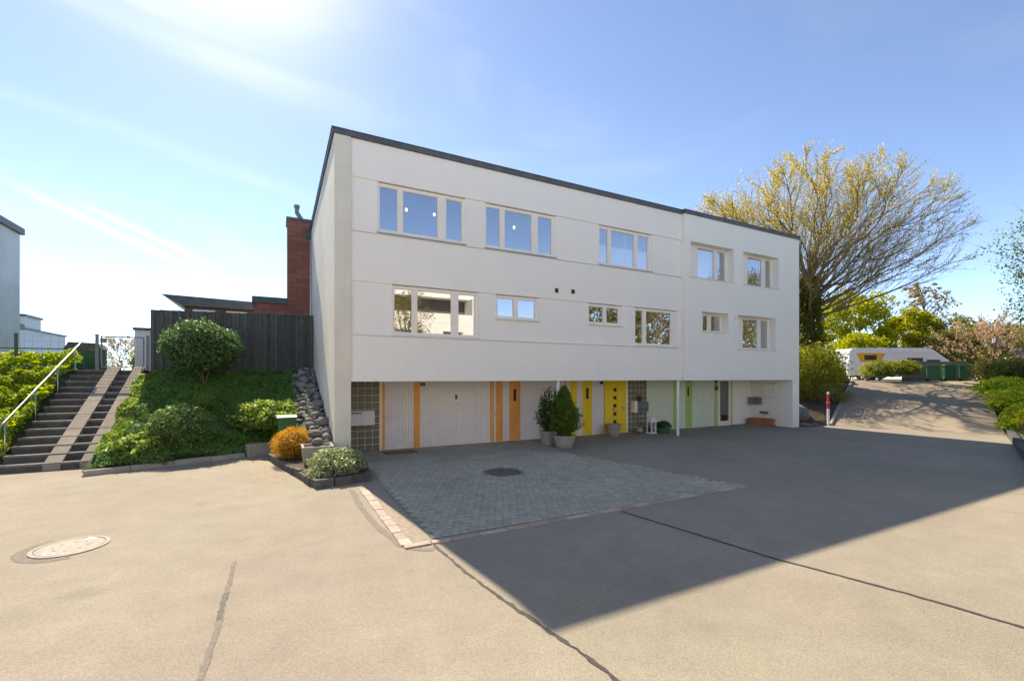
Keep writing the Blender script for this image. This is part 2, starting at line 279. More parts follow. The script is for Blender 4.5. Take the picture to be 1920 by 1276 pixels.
# ------------------------------------------------------------------ mesh helpers
class MB:
    def __init__(s): s.v = []; s.f = []; s.r = []
    def face(s, pts):
        i = len(s.v); s.v += [tuple(p) for p in pts]; s.f.append(tuple(range(i, i+len(pts))))
    def box(s, x0, x1, y0, y1, z0, z1):
        i = len(s.v)
        s.v += [(x0, y0, z0), (x1, y0, z0), (x1, y1, z0), (x0, y1, z0), (x0, y0, z1), (x1, y0, z1), (x1, y1, z1), (x0, y1, z1)]
        for q in ((0, 3, 2, 1), (4, 5, 6, 7), (0, 1, 5, 4), (1, 2, 6, 5), (2, 3, 7, 6), (3, 0, 4, 7)): s.f.append(tuple(i+k for k in q))
        return s
    def prism(s, poly, axis, a, b):
        """poly: 2-D outline (counter-clockwise), extruded along axis from a to b"""
        def P(p, h): return {'x': (h, p[0], p[1]), 'y': (p[0], h, p[1]), 'z': (p[0], p[1], h)}[axis]
        n = len(poly); i = len(s.v)
        s.v += [P(p, a) for p in poly] + [P(p, b) for p in poly]
        s.f.append(tuple(i+k for k in reversed(range(n)))); s.f.append(tuple(i+n+k for k in range(n)))
        for k in range(n): s.f.append((i+k, i+(k+1) % n, i+n+(k+1) % n, i+n+k))
        return s
    def frustum(s, rings, n=20, close=True):
        """rings: (cx, cy, z, rx, ry) lathe with n sides"""
        i = len(s.v)
        for (cx, cy, z, rx, ry) in rings:
            for k in range(n): s.v.append((cx+rx*math.cos(2*math.pi*k/n), cy+ry*math.sin(2*math.pi*k/n), z))
        for j in range(len(rings)-1):
            for k in range(n):
                a = i+j*n+k; b_ = i+j*n+(k+1) % n; s.f.append((a, b_, b_+n, a+n))
        if close: s.f.append(tuple(i+k for k in reversed(range(n)))); s.f.append(tuple(i+(len(rings)-1)*n+k for k in range(n)))
        return s
    def tube(s, pts, rad, n=6):
        pts = [Vector(p) for p in pts]
        if isinstance(rad, (int, float)): rad = [rad]*len(pts)
        i = len(s.v); m_ = len(pts)
        for j, p in enumerate(pts):
            d = (pts[min(j+1, m_-1)]-pts[max(j-1, 0)]).normalized()
            a = d.orthogonal().normalized() if abs(d.z) > .99 else d.cross(Vector((0, 0, 1))).normalized()
            b_ = d.cross(a)
            for k in range(n):
                t_ = 2*math.pi*k/n; s.v.append(tuple(p+(a*math.cos(t_)+b_*math.sin(t_))*rad[j]))
        for j in range(m_-1):
            for k in range(n):
                q = i+j*n+k; w = i+j*n+(k+1) % n; s.f.append((q, w, w+n, q+n))
        s.f.append(tuple(i+k for k in reversed(range(n)))); s.f.append(tuple(i+(m_-1)*n+k for k in range(n)))
        return s
    def build(s, name, material, parent=None, smooth=False, bevel=0.0, loc=None):
        me = bpy.data.meshes.new(name); me.from_pydata(s.v, [], s.f); me.update()
        if s.r:
            at = me.attributes.new('rnd', 'FLOAT', 'FACE'); at.data.foreach_set('value', np.array(s.r, dtype=np.float32))
        o = bpy.data.objects.new(name, me); COL.objects.link(o); me.materials.append(M[material] if isinstance(material, str) else material)
        if smooth: me.polygons.foreach_set('use_smooth', [True]*len(me.polygons))
        if loc is not None: o.location = loc
        if parent is not None:
            o.parent = parent
            if loc is None: o.location = tuple(-c for c in WP[parent.name])
        if bevel:
            md = o.modifiers.new('bevel', 'BEVEL'); md.width = bevel; md.segments = 2; md.limit_method = 'ANGLE'
        return o
WP = {}   # world position of each thing's root
def thing(name, loc, label, cat, group=None):
    o = bpy.data.objects.new(name, None); COL.objects.link(o); o.location = loc; o.empty_display_size = .2
    o['label'] = label; o['category'] = cat
    if group: o['group'] = group
    WP[o.name] = tuple(loc); return o
def reg(o, loc=(0, 0, 0)): WP[o.name] = tuple(loc); return o
def tag(o, label, cat, group=None):
    o['label'] = label; o['category'] = cat
    if group: o['group'] = group
    return o
def struct(o, label=None):
    o['kind'] = 'structure'
    if label: o['label'] = label
    return reg(o)
def sub(mb, name, material, part, **k):
    """a sub-part: the part already carries the thing's offset, so sub-parts sit at its origin"""
    o = mb.build(name, material, None, **k); o.parent = part; return o
def heightgrid(xs, ys, fz):
    mb = MB(); nx, ny = len(xs), len(ys)
    for y in ys:
        for x in xs: mb.v.append((x, y, fz(x, y)))
    for j in range(ny-1):
        for i in range(nx-1): a = j*nx+i; mb.f.append((a, a+1, a+1+nx, a+nx))
    return mb
def leaves(name, P, size, material, parent=None, Nrm=None, bias=.8, aspect=.55, jit=.35, skew=None, root=True):
    P = np.asarray(P, dtype=np.float64); n = len(P)
    d = rng.normal(size=(n, 3)); d /= np.linalg.norm(d, axis=1)[:, None]
    if Nrm is not None: d = d+np.asarray(Nrm)*bias
    d /= np.linalg.norm(d, axis=1)[:, None]+1e-9
    t_ = np.cross(d, rng.normal(size=(n, 3))); t_ /= np.linalg.norm(t_, axis=1)[:, None]+1e-9
    if skew is not None:
        t_ = t_+np.asarray(skew); t_ -= d*np.sum(t_*d, axis=1)[:, None]; t_ /= np.linalg.norm(t_, axis=1)[:, None]+1e-9
    b_ = np.cross(d, t_); s_ = size*(1+rng.uniform(-jit, jit, size=n))[:, None]
    v = np.empty((n, 4, 3)); v[:, 0] = P-t_*s_*.5; v[:, 2] = P+t_*s_*.5; v[:, 1] = P+b_*s_*.5*aspect+d*s_*.07; v[:, 3] = P-b_*s_*.5*aspect+d*s_*.07
    me = bpy.data.meshes.new(name); me.vertices.add(n*4); me.vertices.foreach_set('co', v.reshape(-1).astype(np.float32))
    me.loops.add(n*4); me.loops.foreach_set('vertex_index', np.arange(n*4, dtype=np.int32))
    me.polygons.add(n); me.polygons.foreach_set('loop_start', np.arange(0, n*4, 4, dtype=np.int32))
    try: me.polygons.foreach_set('loop_total', np.full(n, 4, dtype=np.int32))
    except Exception: pass
    at = me.attributes.new('rnd', 'FLOAT', 'FACE'); at.data.foreach_set('value', np.clip(rng.beta(2.0, 2.0, size=n), 0, 1).astype(np.float32))
    me.update(calc_edges=True); me.validate()
    me.materials.append(M[material]); o = bpy.data.objects.new(name, me); COL.objects.link(o)
    if parent is not None:
        o.parent = parent
        o.location = tuple(-c for c in WP[parent.name]) if root else (0, 0, 0)
    return o
def lumpy(pts, amp, freq, seed=0.0):
    """displacement of unit directions by noise, for uneven outlines"""
    return np.array([1+amp*noise.noise(Vector(p)*freq+Vector((seed, seed*1.7, -seed))) + amp*.5*noise.noise(Vector(p)*freq*2.7+Vector((seed*2, 3, seed))) for p in pts])
def bush_points(c, r, n, amp=.18, freq=2.2, seed=1.0, zmin=-1.0, fill=.35):
    d = rng.normal(size=(int(n*1.6), 3)); d /= np.linalg.norm(d, axis=1)[:, None]
    d = d[d[:, 2] > zmin][:n]
    f = lumpy(d, amp, freq, seed); rad = f*(1-fill*rng.random(len(d))**1.8)
    rad *= 1+.05*rng.normal(size=len(d))
    return np.asarray(c)+d*rad[:, None]*np.asarray(r), d
def core(c, r, amp=.18, freq=2.2, seed=1.0, k=.80):
    bm = bmesh.new(); bmesh.ops.create_icosphere(bm, subdivisions=3, radius=1)
    ds = [v.co.normalized() for v in bm.verts]; f = lumpy(ds, amp, freq, seed)
    mb = MB(); mb.v = [tuple(c[i]+d[i]*f[j]*k*r[i] for i in range(3)) for j, d in enumerate(ds)]; mb.f = [tuple(v.index for v in fc.verts) for fc in bm.faces]; bm.free(); return mb
def bush(name, c, r, n, size, material, label, cat='shrub', group=None, amp=.18, freq=2.2, seed=1.0, zmin=-.9, base=None, stems=5, aspect=.55, bias=.8, fill=.4, inner=True, coremat='l_dark', skew=None):
    base = base or (c[0], c[1], c[2]-r[2])
    t_ = thing(name, base, label, cat, group)
    P, d = bush_points(c, r, n, amp, freq, seed, zmin, fill)
    leaves('foliage', P, size, material, t_, d, bias, aspect, skew=skew)
    if inner:
        k_ = core(c, r, amp, freq, seed, .72).build('dark_core', M['bank'], t_)  # solid dark core added to stop sight through the leaves
    mb = MB()
    for i in range(stems):
        a = 2*math.pi*i/stems+seed; e = (c[0]+r[0]*.45*math.cos(a), c[1]+r[1]*.45*math.sin(a), c[2]+r[2]*.2)
        mb.tube([base, ((base[0]+e[0])/2+.05*math.sin(i), (base[1]+e[1])/2, (base[2]+e[2])/2), e], [.03, .022, .012], 5)
    mb.build('stem', 'bark', t_); return t_

# ================================================================== THE SETTING
def plane_poly(poly, z): mb = MB(); mb.face([(x, y, z) for x, y in poly]); return mb
struct(plane_poly([(-900, -900), (900, -900), (900, 900), (-900, 900)], -.06).build('ground', 'grassland'))
rxs = np.linspace(-46, 46, 40); rys = np.linspace(-22, 3.4, 20)
road = struct(heightgrid(rxs, rys, lambda x, y: 0.0).build('road', 'asphalt'))
# hillside left of the stairs
def z_left(x, y):
    e = max(0., min(1., (y-3.0)/4.6)); z = 2.55*e+.05
    return z+.10*noise.noise(Vector((x*.5, y*.5, 3)))
hl = struct(heightgrid(np.linspace(-45, -7.69, 60), list(np.linspace(2.75, 8, 26))+[10, 14, 20, 30, 45, 70], z_left).build('hillside_left', 'bank', smooth=True))
# bank between the stairs and the house
def ycurb(x): return 1.3+(x+5.9)*.366
def z_mid(x, y):
    z1 = max(.08, min(2.42, .08+(y-ycurb(x)-.1)*.50)); z2 = max(.2, .46+.29*y)
    t_ = max(0., min(1., (x+2.0)/1.2)); t_ = t_*t_*(3-2*t_); z1 -= max(0, -5.2-x)*.45*min(1, max(0, (y-1.6)/1.5))
    return z1*(1-t_)+z2*t_+.05*noise.noise(Vector((x*.9, y*.9, 8)))
bm_ = MB(); xs = np.linspace(-5.83, -.41, 46); ts = np.linspace(0, 1, 40)
for t_ in ts:
    for x in xs:
        y0 = ycurb(x)+.1 if x < -1.9 else max(-.7, ycurb(-1.9)+.1-(x+1.9)*2.6)
        y = y0+(7.6-y0)*t_; bm_.v.append((x, y, z_mid(x, y)))
for j in range(39):
    for i in range(45): a = j*46+i; bm_.f.append((a, a+1, a+47, a+46))
struct(bm_.build('bank', 'bank', smooth=True))
# upper ground behind
struct(plane_poly([(-7.9, 7.3), (-.4, 7.3), (-.4, 40), (-7.9, 40)], 2.52).build('upper_terrace', 'grassland'))
struct(plane_poly([(-7.9, 40), (60, 40), (200, 160), (-60, 160), (-45, 70)], 2.4).build('far_terrace', 'grassland'))
struct(plane_poly([(-.4, 9.7), (120, 15), (120, 41), (-.4, 41)], 2.45).build('back_garden', 'grassland'))
# ramp up to the right
L0 = Vector((21.95, -.47, .003)); L1 = Vector((32.2, 3.5, 2.05)); R0 = Vector((24.17, -5.71, .003)); R1 = Vector((39.7, -.4, 2.05))
mb = MB(); nu, nv = 14, 30
for j in range(nv+1):
    t_ = j/nv; e = t_ if 0.08 < t_ < .92 else t_
    for i in range(nu+1):
        p = L0.lerp(L1, t_).lerp(R0.lerp(R1, t_), i/nu); mb.v.append((p.x, p.y, p.z+.02*noise.noise(p*.4)*math.sin(math.pi*t_)))
for j in range(nv):
    for i in range(nu): a = j*(nu+1)+i; mb.f.append((a+1, a, a+nu+1, a+nu+2))
struct(mb.build('ramp', 'asphalt2', smooth=True))
struct(plane_poly([(32.2, 3.5), (39.7, -.4), (62, -14), (140, -14), (140, 15.5), (37, 15.5)], 2.046).build('upper_yard', 'asphalt2'))
def strip_bank(name, poly, out, V, fz, material):
    """ground that rises from a polyline of (x, y, z) outwards"""
    pts = []
    for a, b_ in zip(poly[:-1], poly[1:]):
        n = max(2, int((Vector(b_)-Vector(a)).length/.5)); pts += [Vector(a).lerp(Vector(b_), k/n) for k in range(n)]
    pts.append(Vector(poly[-1])); mb = MB(); nv_ = 24
    for k in range(nv_+1):
        v_ = V*(k/nv_)**1.3
        for p in pts:
            q = Vector((p.x+out[0]*v_, p.y+out[1]*v_, fz(p.z, v_))); q.z += .07*noise.noise(q*.8)*min(1, v_); mb.v.append(tuple(q))
    n = len(pts); mb.v = [(p.x, p.y, p.z-.2) for p in pts]+mb.v
    for k in range(nv_+1):
        for i in range(n-1): a = k*n+i; mb.f.append((a, a+1, a+n+1, a+n))
    return struct(mb.build(name, material, smooth=True))
strip_bank('bank_by_ramp', [(19.84, .25, .02), (21.85, -.35, .03), tuple(L1+Vector((-.1, .12, .02)))], (-.30, .954), 13.5, lambda z, v_: z+(2.62-z)*min(1, .05+v_/6.5), 'soil')
strip_bank('planted_bank', [(11.0, -9.95, .05), (17.6, -7.9, .05), (24.2, -5.82, .05), tuple(R1+Vector((.1, -.12, .02))), (60, -12.6, 2.06)], (.30, -.954), 9, lambda z, v_: z+.05+.30*min(v_, 1.2)+.13*max(0, v_-1.2), 'bank')
# kerbs
def kerb_run(name, pts, w, h, gap, step, material, label, cat, lift=0, partname='kerb_stone'):
    t_ = thing(name, pts[0], label, cat)
    for a, b_ in zip(pts[:-1], pts[1:]):
        a, b_ = Vector(a), Vector(b_); d = (b_-a); n = max(1, round(d.length/step)); sd = Vector((-d.y, d.x, 0)).normalized()*w
        for k in range(n):
            p = a+d*(k/n); q = a+d*((k+1)/n)-d.normalized()*gap; hh = h*(1+random.uniform(-.06, .06)); mb = MB(); i = 0
            mb.v = [tuple(p-Vector((0, 0, .05))), tuple(q-Vector((0, 0, .05))), tuple(q+sd-Vector((0, 0, .05))), tuple(p+sd-Vector((0, 0, .05))),
                    tuple(p+Vector((0, 0, hh))), tuple(q+Vector((0, 0, hh))), tuple(q+sd+Vector((0, 0, hh))), tuple(p+sd+Vector((0, 0, hh)))]
            mb.f = [(0, 3, 2, 1), (4, 5, 6, 7), (0, 1, 5, 4), (1, 2, 6, 5), (2, 3, 7, 6), (3, 0, 4, 7)]
            mb.build(partname, material, t_, bevel=.012)
    return t_
kerb_run('kerb', [(-5.75, 1.28, 0), (-2.55, 2.50, 0)], .12, .13, .012, .95, 'concrete', 'low grey concrete kerb along the foot of the planted bank', 'kerb')
kerb_run('kerb', [(21.9, -.5, 0), tuple(L0.lerp(L1, .5)), tuple(L1)], .14, .11, .01, 1.0, 'concrete', 'narrow kerb climbing beside the ramp past the red and white post', 'kerb')
kerb_run('garden_wall', [(11, -9.85, 0), (17.6, -7.78, 0), (24.1, -5.75, 0)], -.2, .24, .01, 1.4, 'step', 'low concrete wall holding the planted bank at the right edge', 'wall', partname='wall_block')
mb = MB(); mb.prism([(-2.5, 2.47), (-1.78, 2.75), (-1.86, 2.97), (-2.58, 2.69)], 'z', -.02, .36)
tag(mb.build('concrete_block', 'concrete', bevel=.02), 'square concrete block at the kerb end beside the green bin', 'block')

# paved forecourt: each setting stone has its own edges
fc = struct(plane_poly([(-.02, -6.42), (7.0, -6.38), (6.05, -.95), (.28, -.95), (.06, -2.2)], .004).build('forecourt', 'joint'))
def in_fore(x, y):
    xr = 6.05+(7.0-6.05)*(-.95-y)/5.43; xl = .30 if y > -2.2 else .17
    return xl+.07 < x < xr-.07 and -6.36 < y < -1.0 and (x-3.14)**2+(y+2.81)**2 > .50**2
psz = .142; cells = []
j = 0; y = -6.32
while y < -1.0:
    x = .02+(psz/2 if j % 2 else 0)
    while x < 7:
        if in_fore(x, y): cells.append((x, y))
        x += psz
    y += psz; j += 1
cells.sort(key=lambda c: (c[0]+1.74)**2+(c[1]+12.66)**2)
def paver_verts(x, y, h, a, s_):
    ca, sa = math.cos(a), math.sin(a); b_ = s_*.86
    o = []
    for (k, hh) in ((s_, 0.0), (s_, h-.006), (b_, h)):
        for dx, dy in ((-1, -1), (1, -1), (1, 1), (-1, 1)): o.append((x+(dx*ca-dy*sa)*k/2, y+(dx*sa+dy*ca)*k/2, .004+hh))
    return o
PF = [(8, 9, 10, 11)]+[(r_*4+k, r_*4+(k+1) % 4, r_*4+4+(k+1) % 4, r_*4+4+k) for r_ in (0, 1) for k in range(4)]
variants = []
for k in range(6):
    me = bpy.data.meshes.new('paver'); me.from_pydata(paver_verts(0, 0, .012+.0015*k, .02*(k-2.5), .133-.002*(k % 3)), [], PF); me.materials.append(M['paver']); variants.append(me)
for k, (x, y) in enumerate(cells[:300]):
    o = bpy.data.objects.new('paver', variants[k*7 % 6]); COL.objects.link(o); o.parent = fc; o.location = (x+random.uniform(-.004, .004), y+random.uniform(-.004, .004), 0)
mb = MB()
for (x, y) in cells[300:]:
    i = len(mb.v); mb.v += paver_verts(x, y, random.uniform(.011, .02), random.uniform(-.05, .05), random.uniform(.127, .135)); mb.f += [tuple(i+q for q in f) for f in PF]; mb.r += [random.random()]*len(PF)
o = mb.build('paver_field', 'paver', fc); o['kind'] = 'stuff'
# edging stones
def edging(p, q, w, step, jitter=.25):
    p, q = Vector(p), Vector(q); d = (q-p); L_ = d.length; d.normalize(); s_ = Vector((-d.y, d.x)); a = 0
    while a < L_-.08:
        l = step*random.uniform(1-jitter, 1+jitter); e = min(a+l, L_); mb = MB(); w_ = w*random.uniform(.85, 1.05)
        c = [p+d*(a+.008)+s_*random.uniform(0, .012), p+d*(e-.008)+s_*random.uniform(0, .012), p+d*(e-.008)+s_*w_, p+d*(a+.008)+s_*w_]
        h = .012+random.uniform(0, .010)
        mb.v = [(v.x, v.y, .002) for v in c]+[(v.x, v.y, .002+h) for v in c]; mb.f = [(4, 5, 6, 7), (0, 1, 5, 4), (1, 2, 6, 5), (2, 3, 7, 6), (3, 0, 4, 7)]
        mb.build('edging_stone', 'edging', fc, bevel=.004); a = e
edging((-.24, -6.5), (-.24, -2.75), -.15, .34)
edging((-.22, -6.62), (7.05, -6.50), .13, .36)
edging((7.06, -6.45), (6.1, -1.0), .07, .5)
# cracked asphalt margin between edging and pavers
cr = struct(plane_poly([(-.10, -6.46), (.20, -6.46), (.20, -2.3), (-.10, -2.75)], .007).build('asphalt_margin', 'patch'))
cr.data.materials[0] = mat('cracked_margin', (0.30, 0.25, 0.19), .9, .2, 12, .6, 40)
struct(plane_poly([(-.0, -.92), (6.3, -.92), (6.5, 1.95), (-.0, 1.95)], .005).build('concrete_apron', 'apron'))
def ribbon(name, pts, w, material, z=.005, wob=.35, label=None):
    mb = MB(); P = []
    pts = [Vector((x, y, 0)) for x, y in pts]
    for a, b_ in zip(pts[:-1], pts[1:]):
        n = max(2, int((b_-a).length/.06)); P += [a.lerp(b_, k/n) for k in range(n)]
    P.append(pts[-1])
    for k, p in enumerate(P):
        d = (P[min(k+1, len(P)-1)]-P[max(k-1, 0)]).normalized(); s_ = Vector((-d.y, d.x, 0))
        o1 = w*(1+wob*noise.noise(p*9)+wob*noise.noise(p*31)); o2 = w*(1+wob*noise.noise(p*9+Vector((9, 0, 0)))+wob*noise.noise(p*31+Vector((4, 4, 4))))
        sh = .02*noise.noise(p*1.3)+.006*noise.noise(p*8)
        mb.v += [tuple(p+s_*(o1/2+sh)+Vector((0, 0, z))), tuple(p-s_*(o2/2-sh)+Vector((0, 0, z)))]
    for k in range(len(P)-1): mb.f.append((2*k+1, 2*k+3, 2*k+2, 2*k))
    return struct(mb.build(name, material))
ribbon('tar_seam', [(3.52, -6.62), (3.74, -8.05), (3.90, -9.15), (4.22, -10.3), (4.40, -11.3), (4.7, -14), (5, -18)], .045, 'tar')
ribbon('tar_seam', [(.17, -6.62), (.24, -7.7), (.44, -9.0), (.50, -9.5), (.55, -10.0), (.7, -12), (.6, -16)], .040, 'tar', wob=1.0)
ribbon('tar_seam', [(-2.22, -6.0), (-2.23, -7.8), (-2.27, -8.6), (-2.3, -11)], .050, 'patch', wob=.5)
ribbon('tar_seam', [(-2.225, -6.95), (-2.235, -7.55)], .045, 'tar', z=.007, wob=.9)
ribbon('repair_band', [(-.40, -2.9), (-.42, -4.6), (-.36, -5.6), (-.24, -6.45), (-.02, -6.74), (.12, -6.80)], .10, 'patch', z=.003, wob=.4)
ribbon('tar_seam', [(13.4, -.9), (17, -1.35), (20.5, -1.0), (21.8, -.75)], .05, 'concrete', wob=.5)
# manhole covers
def manhole(c, r, mt, rim, label, slots=True):
    t_ = thing('manhole_cover', (c[0], c[1], 0), label, 'manhole cover')
    def disc(r0, r1, z0, z1, n=48):
        mb = MB()
        for k in range(n):
            a, b_ = 2*math.pi*k/n, 2*math.pi*(k+1)/n
            q = lambda rr, ang, z: (c[0]+rr*math.cos(ang), c[1]+rr*math.sin(ang), z)
            mb.face([q(r0, a, z1), q(r1, a, z1), q(r1, b_, z1), q(r0, b_, z1)]); mb.face([q(r1, a, z0), q(r1, b_, z0), q(r1, b_, z1), q(r1, a, z1)])
        return mb
    disc(0.001, r*.86, .0, .012).build('cover_plate', mt, t_)
    disc(r*.885, r, .0, .014).build('cover_rim', rim, t_)
    disc(r*.85, r*.90, .0, .007).build('cover_gap', 'dark', t_)
    mb = MB()
    for rr_, nn_ in (((.30, 10), (.50, 18), (.70, 26)) if not slots else ((.45, 8),)):
        for k in range(nn_):
            a = 2*math.pi*k/nn_; x_, y_ = c[0]+r*rr_*math.cos(a), c[1]+r*rr_*math.sin(a); q_ = r*.035; mb.box(x_-q_, x_+q_, y_-q_, y_+q_, .012, .0165)
    mb.build('tread_pattern', mt, t_)['kind'] = 'stuff'
    if slots:
        for s_ in (-1, 1):
            a = R(62)
            px, py = c[0]+s_*r*.72*math.cos(a), c[1]+s_*r*.72*math.sin(a)
            o = MB().box(-.06, .06, -.035, .035, 0, .016).build('lifting_key', 'steel', t_, loc=(px-c[0], py-c[1], 0)); o.rotation_euler = (0, 0, a+R(90))
            o2 = sub(MB().box(-.045, .045, -.012, .012, .0, .019), 'key_slot', 'dark', o)
    return t_
manhole((-4.24, -4.42), .41, 'cover', 'cover', 'large round pale manhole cover in the sunlit asphalt, two lifting keys')
ribbon('repair_band', [(-4.24+.49*math.cos(a), -4.42+.49*math.sin(a)) for a in np.linspace(2.2, 5.0, 20)], .12, 'patch', z=.003, wob=.3)
manhole((3.14, -2.81), .43, 'rustcover', 'rustcover', 'round rust brown manhole cover set in the shaded pavers', False)

# ================================================================== THE HOUSE
H = thing('apartment_house', (0, 0, 0), 'long white rendered flat-roofed house block with coloured garage doors', 'house')
def wallcells(x0, x1, z0, z1, holes):
    zs = sorted({z0, z1, *[h[2] for h in holes], *[h[3] for h in holes]}); out = []
    for za, zb in zip(zs[:-1], zs[1:]):
        x = x0
        for h in sorted(h for h in holes if h[2] <= za+1e-6 and h[3] >= zb-1e-6):
            if h[0] > x: out.append((x, h[0], za, zb))
            x = h[1]
        if x < x1: out.append((x, x1, za, zb))
    return out
def wallmesh(x0, x1, z0, z1, ya, yb, holes): 
    class G:
        def build(s_, *a):
            for c in wallcells(x0, x1, z0, z1, holes): MB().box(c[0], c[1], ya, yb, c[2], c[3]).build(*a)
    return G()
WL = dict(W1=(.70, 3.27, 6.30, 7.66), W2=(3.92, 6.49, 6.30, 7.66), W3=(8.29, 10.80, 6.29, 7.66),
          W4=(1.10, 3.71, 3.49, 4.88), W5=(4.30, 5.82, 4.14, 4.88), W6=(7.83, 9.35, 4.16, 4.88), W7=(9.95, 12.09, 3.49, 4.88))
up = [WL[k] for k in ('W1', 'W2', 'W3')]; lo = [WL[k] for k in ('W4', 'W5', 'W6', 'W7')]
wallmesh(0, 12.34, 6.242, 7.682, .035, .30, [(a, b_, 6.242 if c < 6.5 else c, 7.682) for a, b_, c, d in up]).build('wall', 'stucco', H)
wallmesh(0, 12.34, 3.462, 4.898, .035, .30, [(a, b_, 3.462 if c < 3.6 else c, 4.898) for a, b_, c, d in lo]).build('wall', 'stucco', H)
MB().box(0, 12.34, 0, .30, 2.195, 3.44).build('wall', 'stucco', H, bevel=.008)
MB().box(0, 12.34, 0, .30, 4.90, 6.22).build('wall', 'stucco', H, bevel=.008)
MB().box(0, 12.34, .0, .30, 7.684, 8.698).build('wall', 'stucco', H, bevel=.008)
MB().box(0, 12.34, -.035, .30, 3.441, 3.461).build('ledge', 'sill', H)
MB().box(0, 12.34, -.035, .30, 6.221, 6.241).build('ledge', 'sill', H)
WR = dict(W8=(12.67, 15.23, 6.27, 7.66), W9=(15.85, 18.29, 6.27, 7.66), W10=(13.30, 14.90, 4.14, 4.94), W11=(15.51, 18.09, 3.51, 4.94))
wallmesh(12.342, 19.83, 2.19, 8.698, -.15, .30, list(WR.values())).build('wall', 'stucco', H)
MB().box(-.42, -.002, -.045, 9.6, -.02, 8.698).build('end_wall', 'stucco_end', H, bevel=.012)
MB().box(19.33, 19.83, -.15, .302, -.02, 2.188).build('end_wall', 'stucco', H)
MB().box(19.33, 19.83, .302, 9.6, -.02, 8.697).build('end_wall', 'stucco', H)
MB().box(-.002, 19.33, 9.3, 9.6, 0, 8.65).build('rear_wall', 'stucco', H)
mb = MB(); mb.prism([(-.47, -.075), (12.30, -.075), (12.30, -.195), (19.88, -.195), (19.88, 9.65), (-.47, 9.65)], 'z', 8.700, 8.83)
rf = mb.build('roof', 'fascia', H)
mb = MB(); mb.prism([(-.49, -.095), (12.28, -.095), (12.28, -.215), (19.90, -.215), (19.90, 9.67), (-.49, 9.67)], 'z', 8.831, 8.848)
sub(mb, 'roof_cap', 'fascia', rf)
MB().box(0, 19.33, .302, 9.3, 2.20, 2.42).build('floor_slab', 'stucco', H)
MB().box(0, 19.33, .302, 9.3, 5.10, 5.32).build('floor_slab', 'room', H)
MB().box(0, 19.33, .302, 9.3, 8.0, 8.2).build('floor_slab', 'room', H)
for x in (3.60, 6.62, 7.55, 9.65, 12.36, 15.35):
    MB().box(x, x+.12, .31, 5, 2.43, 5.09).build('partition', 'room', H); MB().box(x+(.02 if x != 3.6 else .02), x+.14, .31, 5, 5.33, 7.99).build('partition', 'room', H)
MB().box(0, 19.33, 5.0, 5.12, 2.43, 7.99).build('inner_wall', 'room', H)
def window(w, y, splits, sill=True, inset=.05, sillx=.03, label=None, gm='glass', shutter=False):
    """frame with its panes and sill; splits are pane x-ranges"""
    x0, x1, z0, z1 = w; mb = MB(); d0, d1 = y-.035, y+.05; t_ = .075
    mb.box(x0, x1, d0, d1, z1-t_, z1); mb.box(x0, x1, d0, d1, z0, z0+t_)
    xs = [x0]+[v for s_ in splits for v in s_]+[x1]
    for k in range(0, len(xs), 2):
        if xs[k+1]-xs[k] > .01: mb.box(xs[k], xs[k+1], d0-(.006 if 0 < k < len(xs)-2 else 0), d1, z0+t_, z1-t_)
    f = mb.build('window', 'frame', H)
    if label: f['label'] = label
    for (a, b_) in splits:
        pz0, pz1 = z0+t_, z1-t_
        # slim sash round every pane
        s = MB(); q = .022
        s.box(a, b_, y-.02, y+.03, pz1-q, pz1); s.box(a, b_, y-.02, y+.03, pz0, pz0+q); s.box(a, a+q, y-.02, y+.03, pz0+q, pz1-q); s.box(b_-q, b_, y-.02, y+.03, pz0+q, pz1-q)
        sub(s, 'sash', 'frame', f)
        p = MB(); p.face([(a+q, y+.005, pz0+q), (b_-q, y+.005, pz0+q), (b_-q, y+.005, pz1-q), (a+q, y+.005, pz1-q)])
        sub(p, 'pane', gm, f)
    if sill: sub(MB().box(x0-sillx, x1+sillx, y-.20 if inset > .2 else -.05, d0-.002, z0-.032, z0+.004), 'sill', 'sill', f)
    return f
window(WL['W1'], .10, [(.745, 1.27), (1.39, 2.44), (2.67, 3.19)])
window(WL['W2'], .10, [(3.965, 4.46), (4.60, 5.60), (5.82, 6.37)])
window(WL['W3'], .10, [(8.345, 8.73), (8.86, 9.97), (10.12, 10.65)])
window(WL['W4'], .10, [(1.145, 1.68), (1.80, 2.86), (3.05, 3.60)])
window(WL['W5'], .10, [(4.345, 4.94), (5.07, 5.73)])
window(WL['W6'], .10, [(7.885, 8.53), (8.65, 9.22)])
window(WL['W7'], .10, [(10.0, 10.38), (10.54, 11.83)])
def deep(w, splits): return window(w, .19, splits, inset=.3, sillx=0)
deep(WR['W8'], [(13.42, 14.42), (14.58, 15.10)]); deep(WR['W9'], [(16.55, 17.55), (17.78, 18.19)])
deep(WR['W10'], [(13.72, 14.03), (14.21, 14.79)]); deep(WR['W11'], [(16.22, 17.25), (17.47, 17.97)])
for k, w in WR.items():   # projecting metal sills in front of the deep reveals
    MB().box(w[0]-.03, w[1]+.03, -.19, .15, w[2]-.028, w[2]-.002).build('sill', 'sill', H)
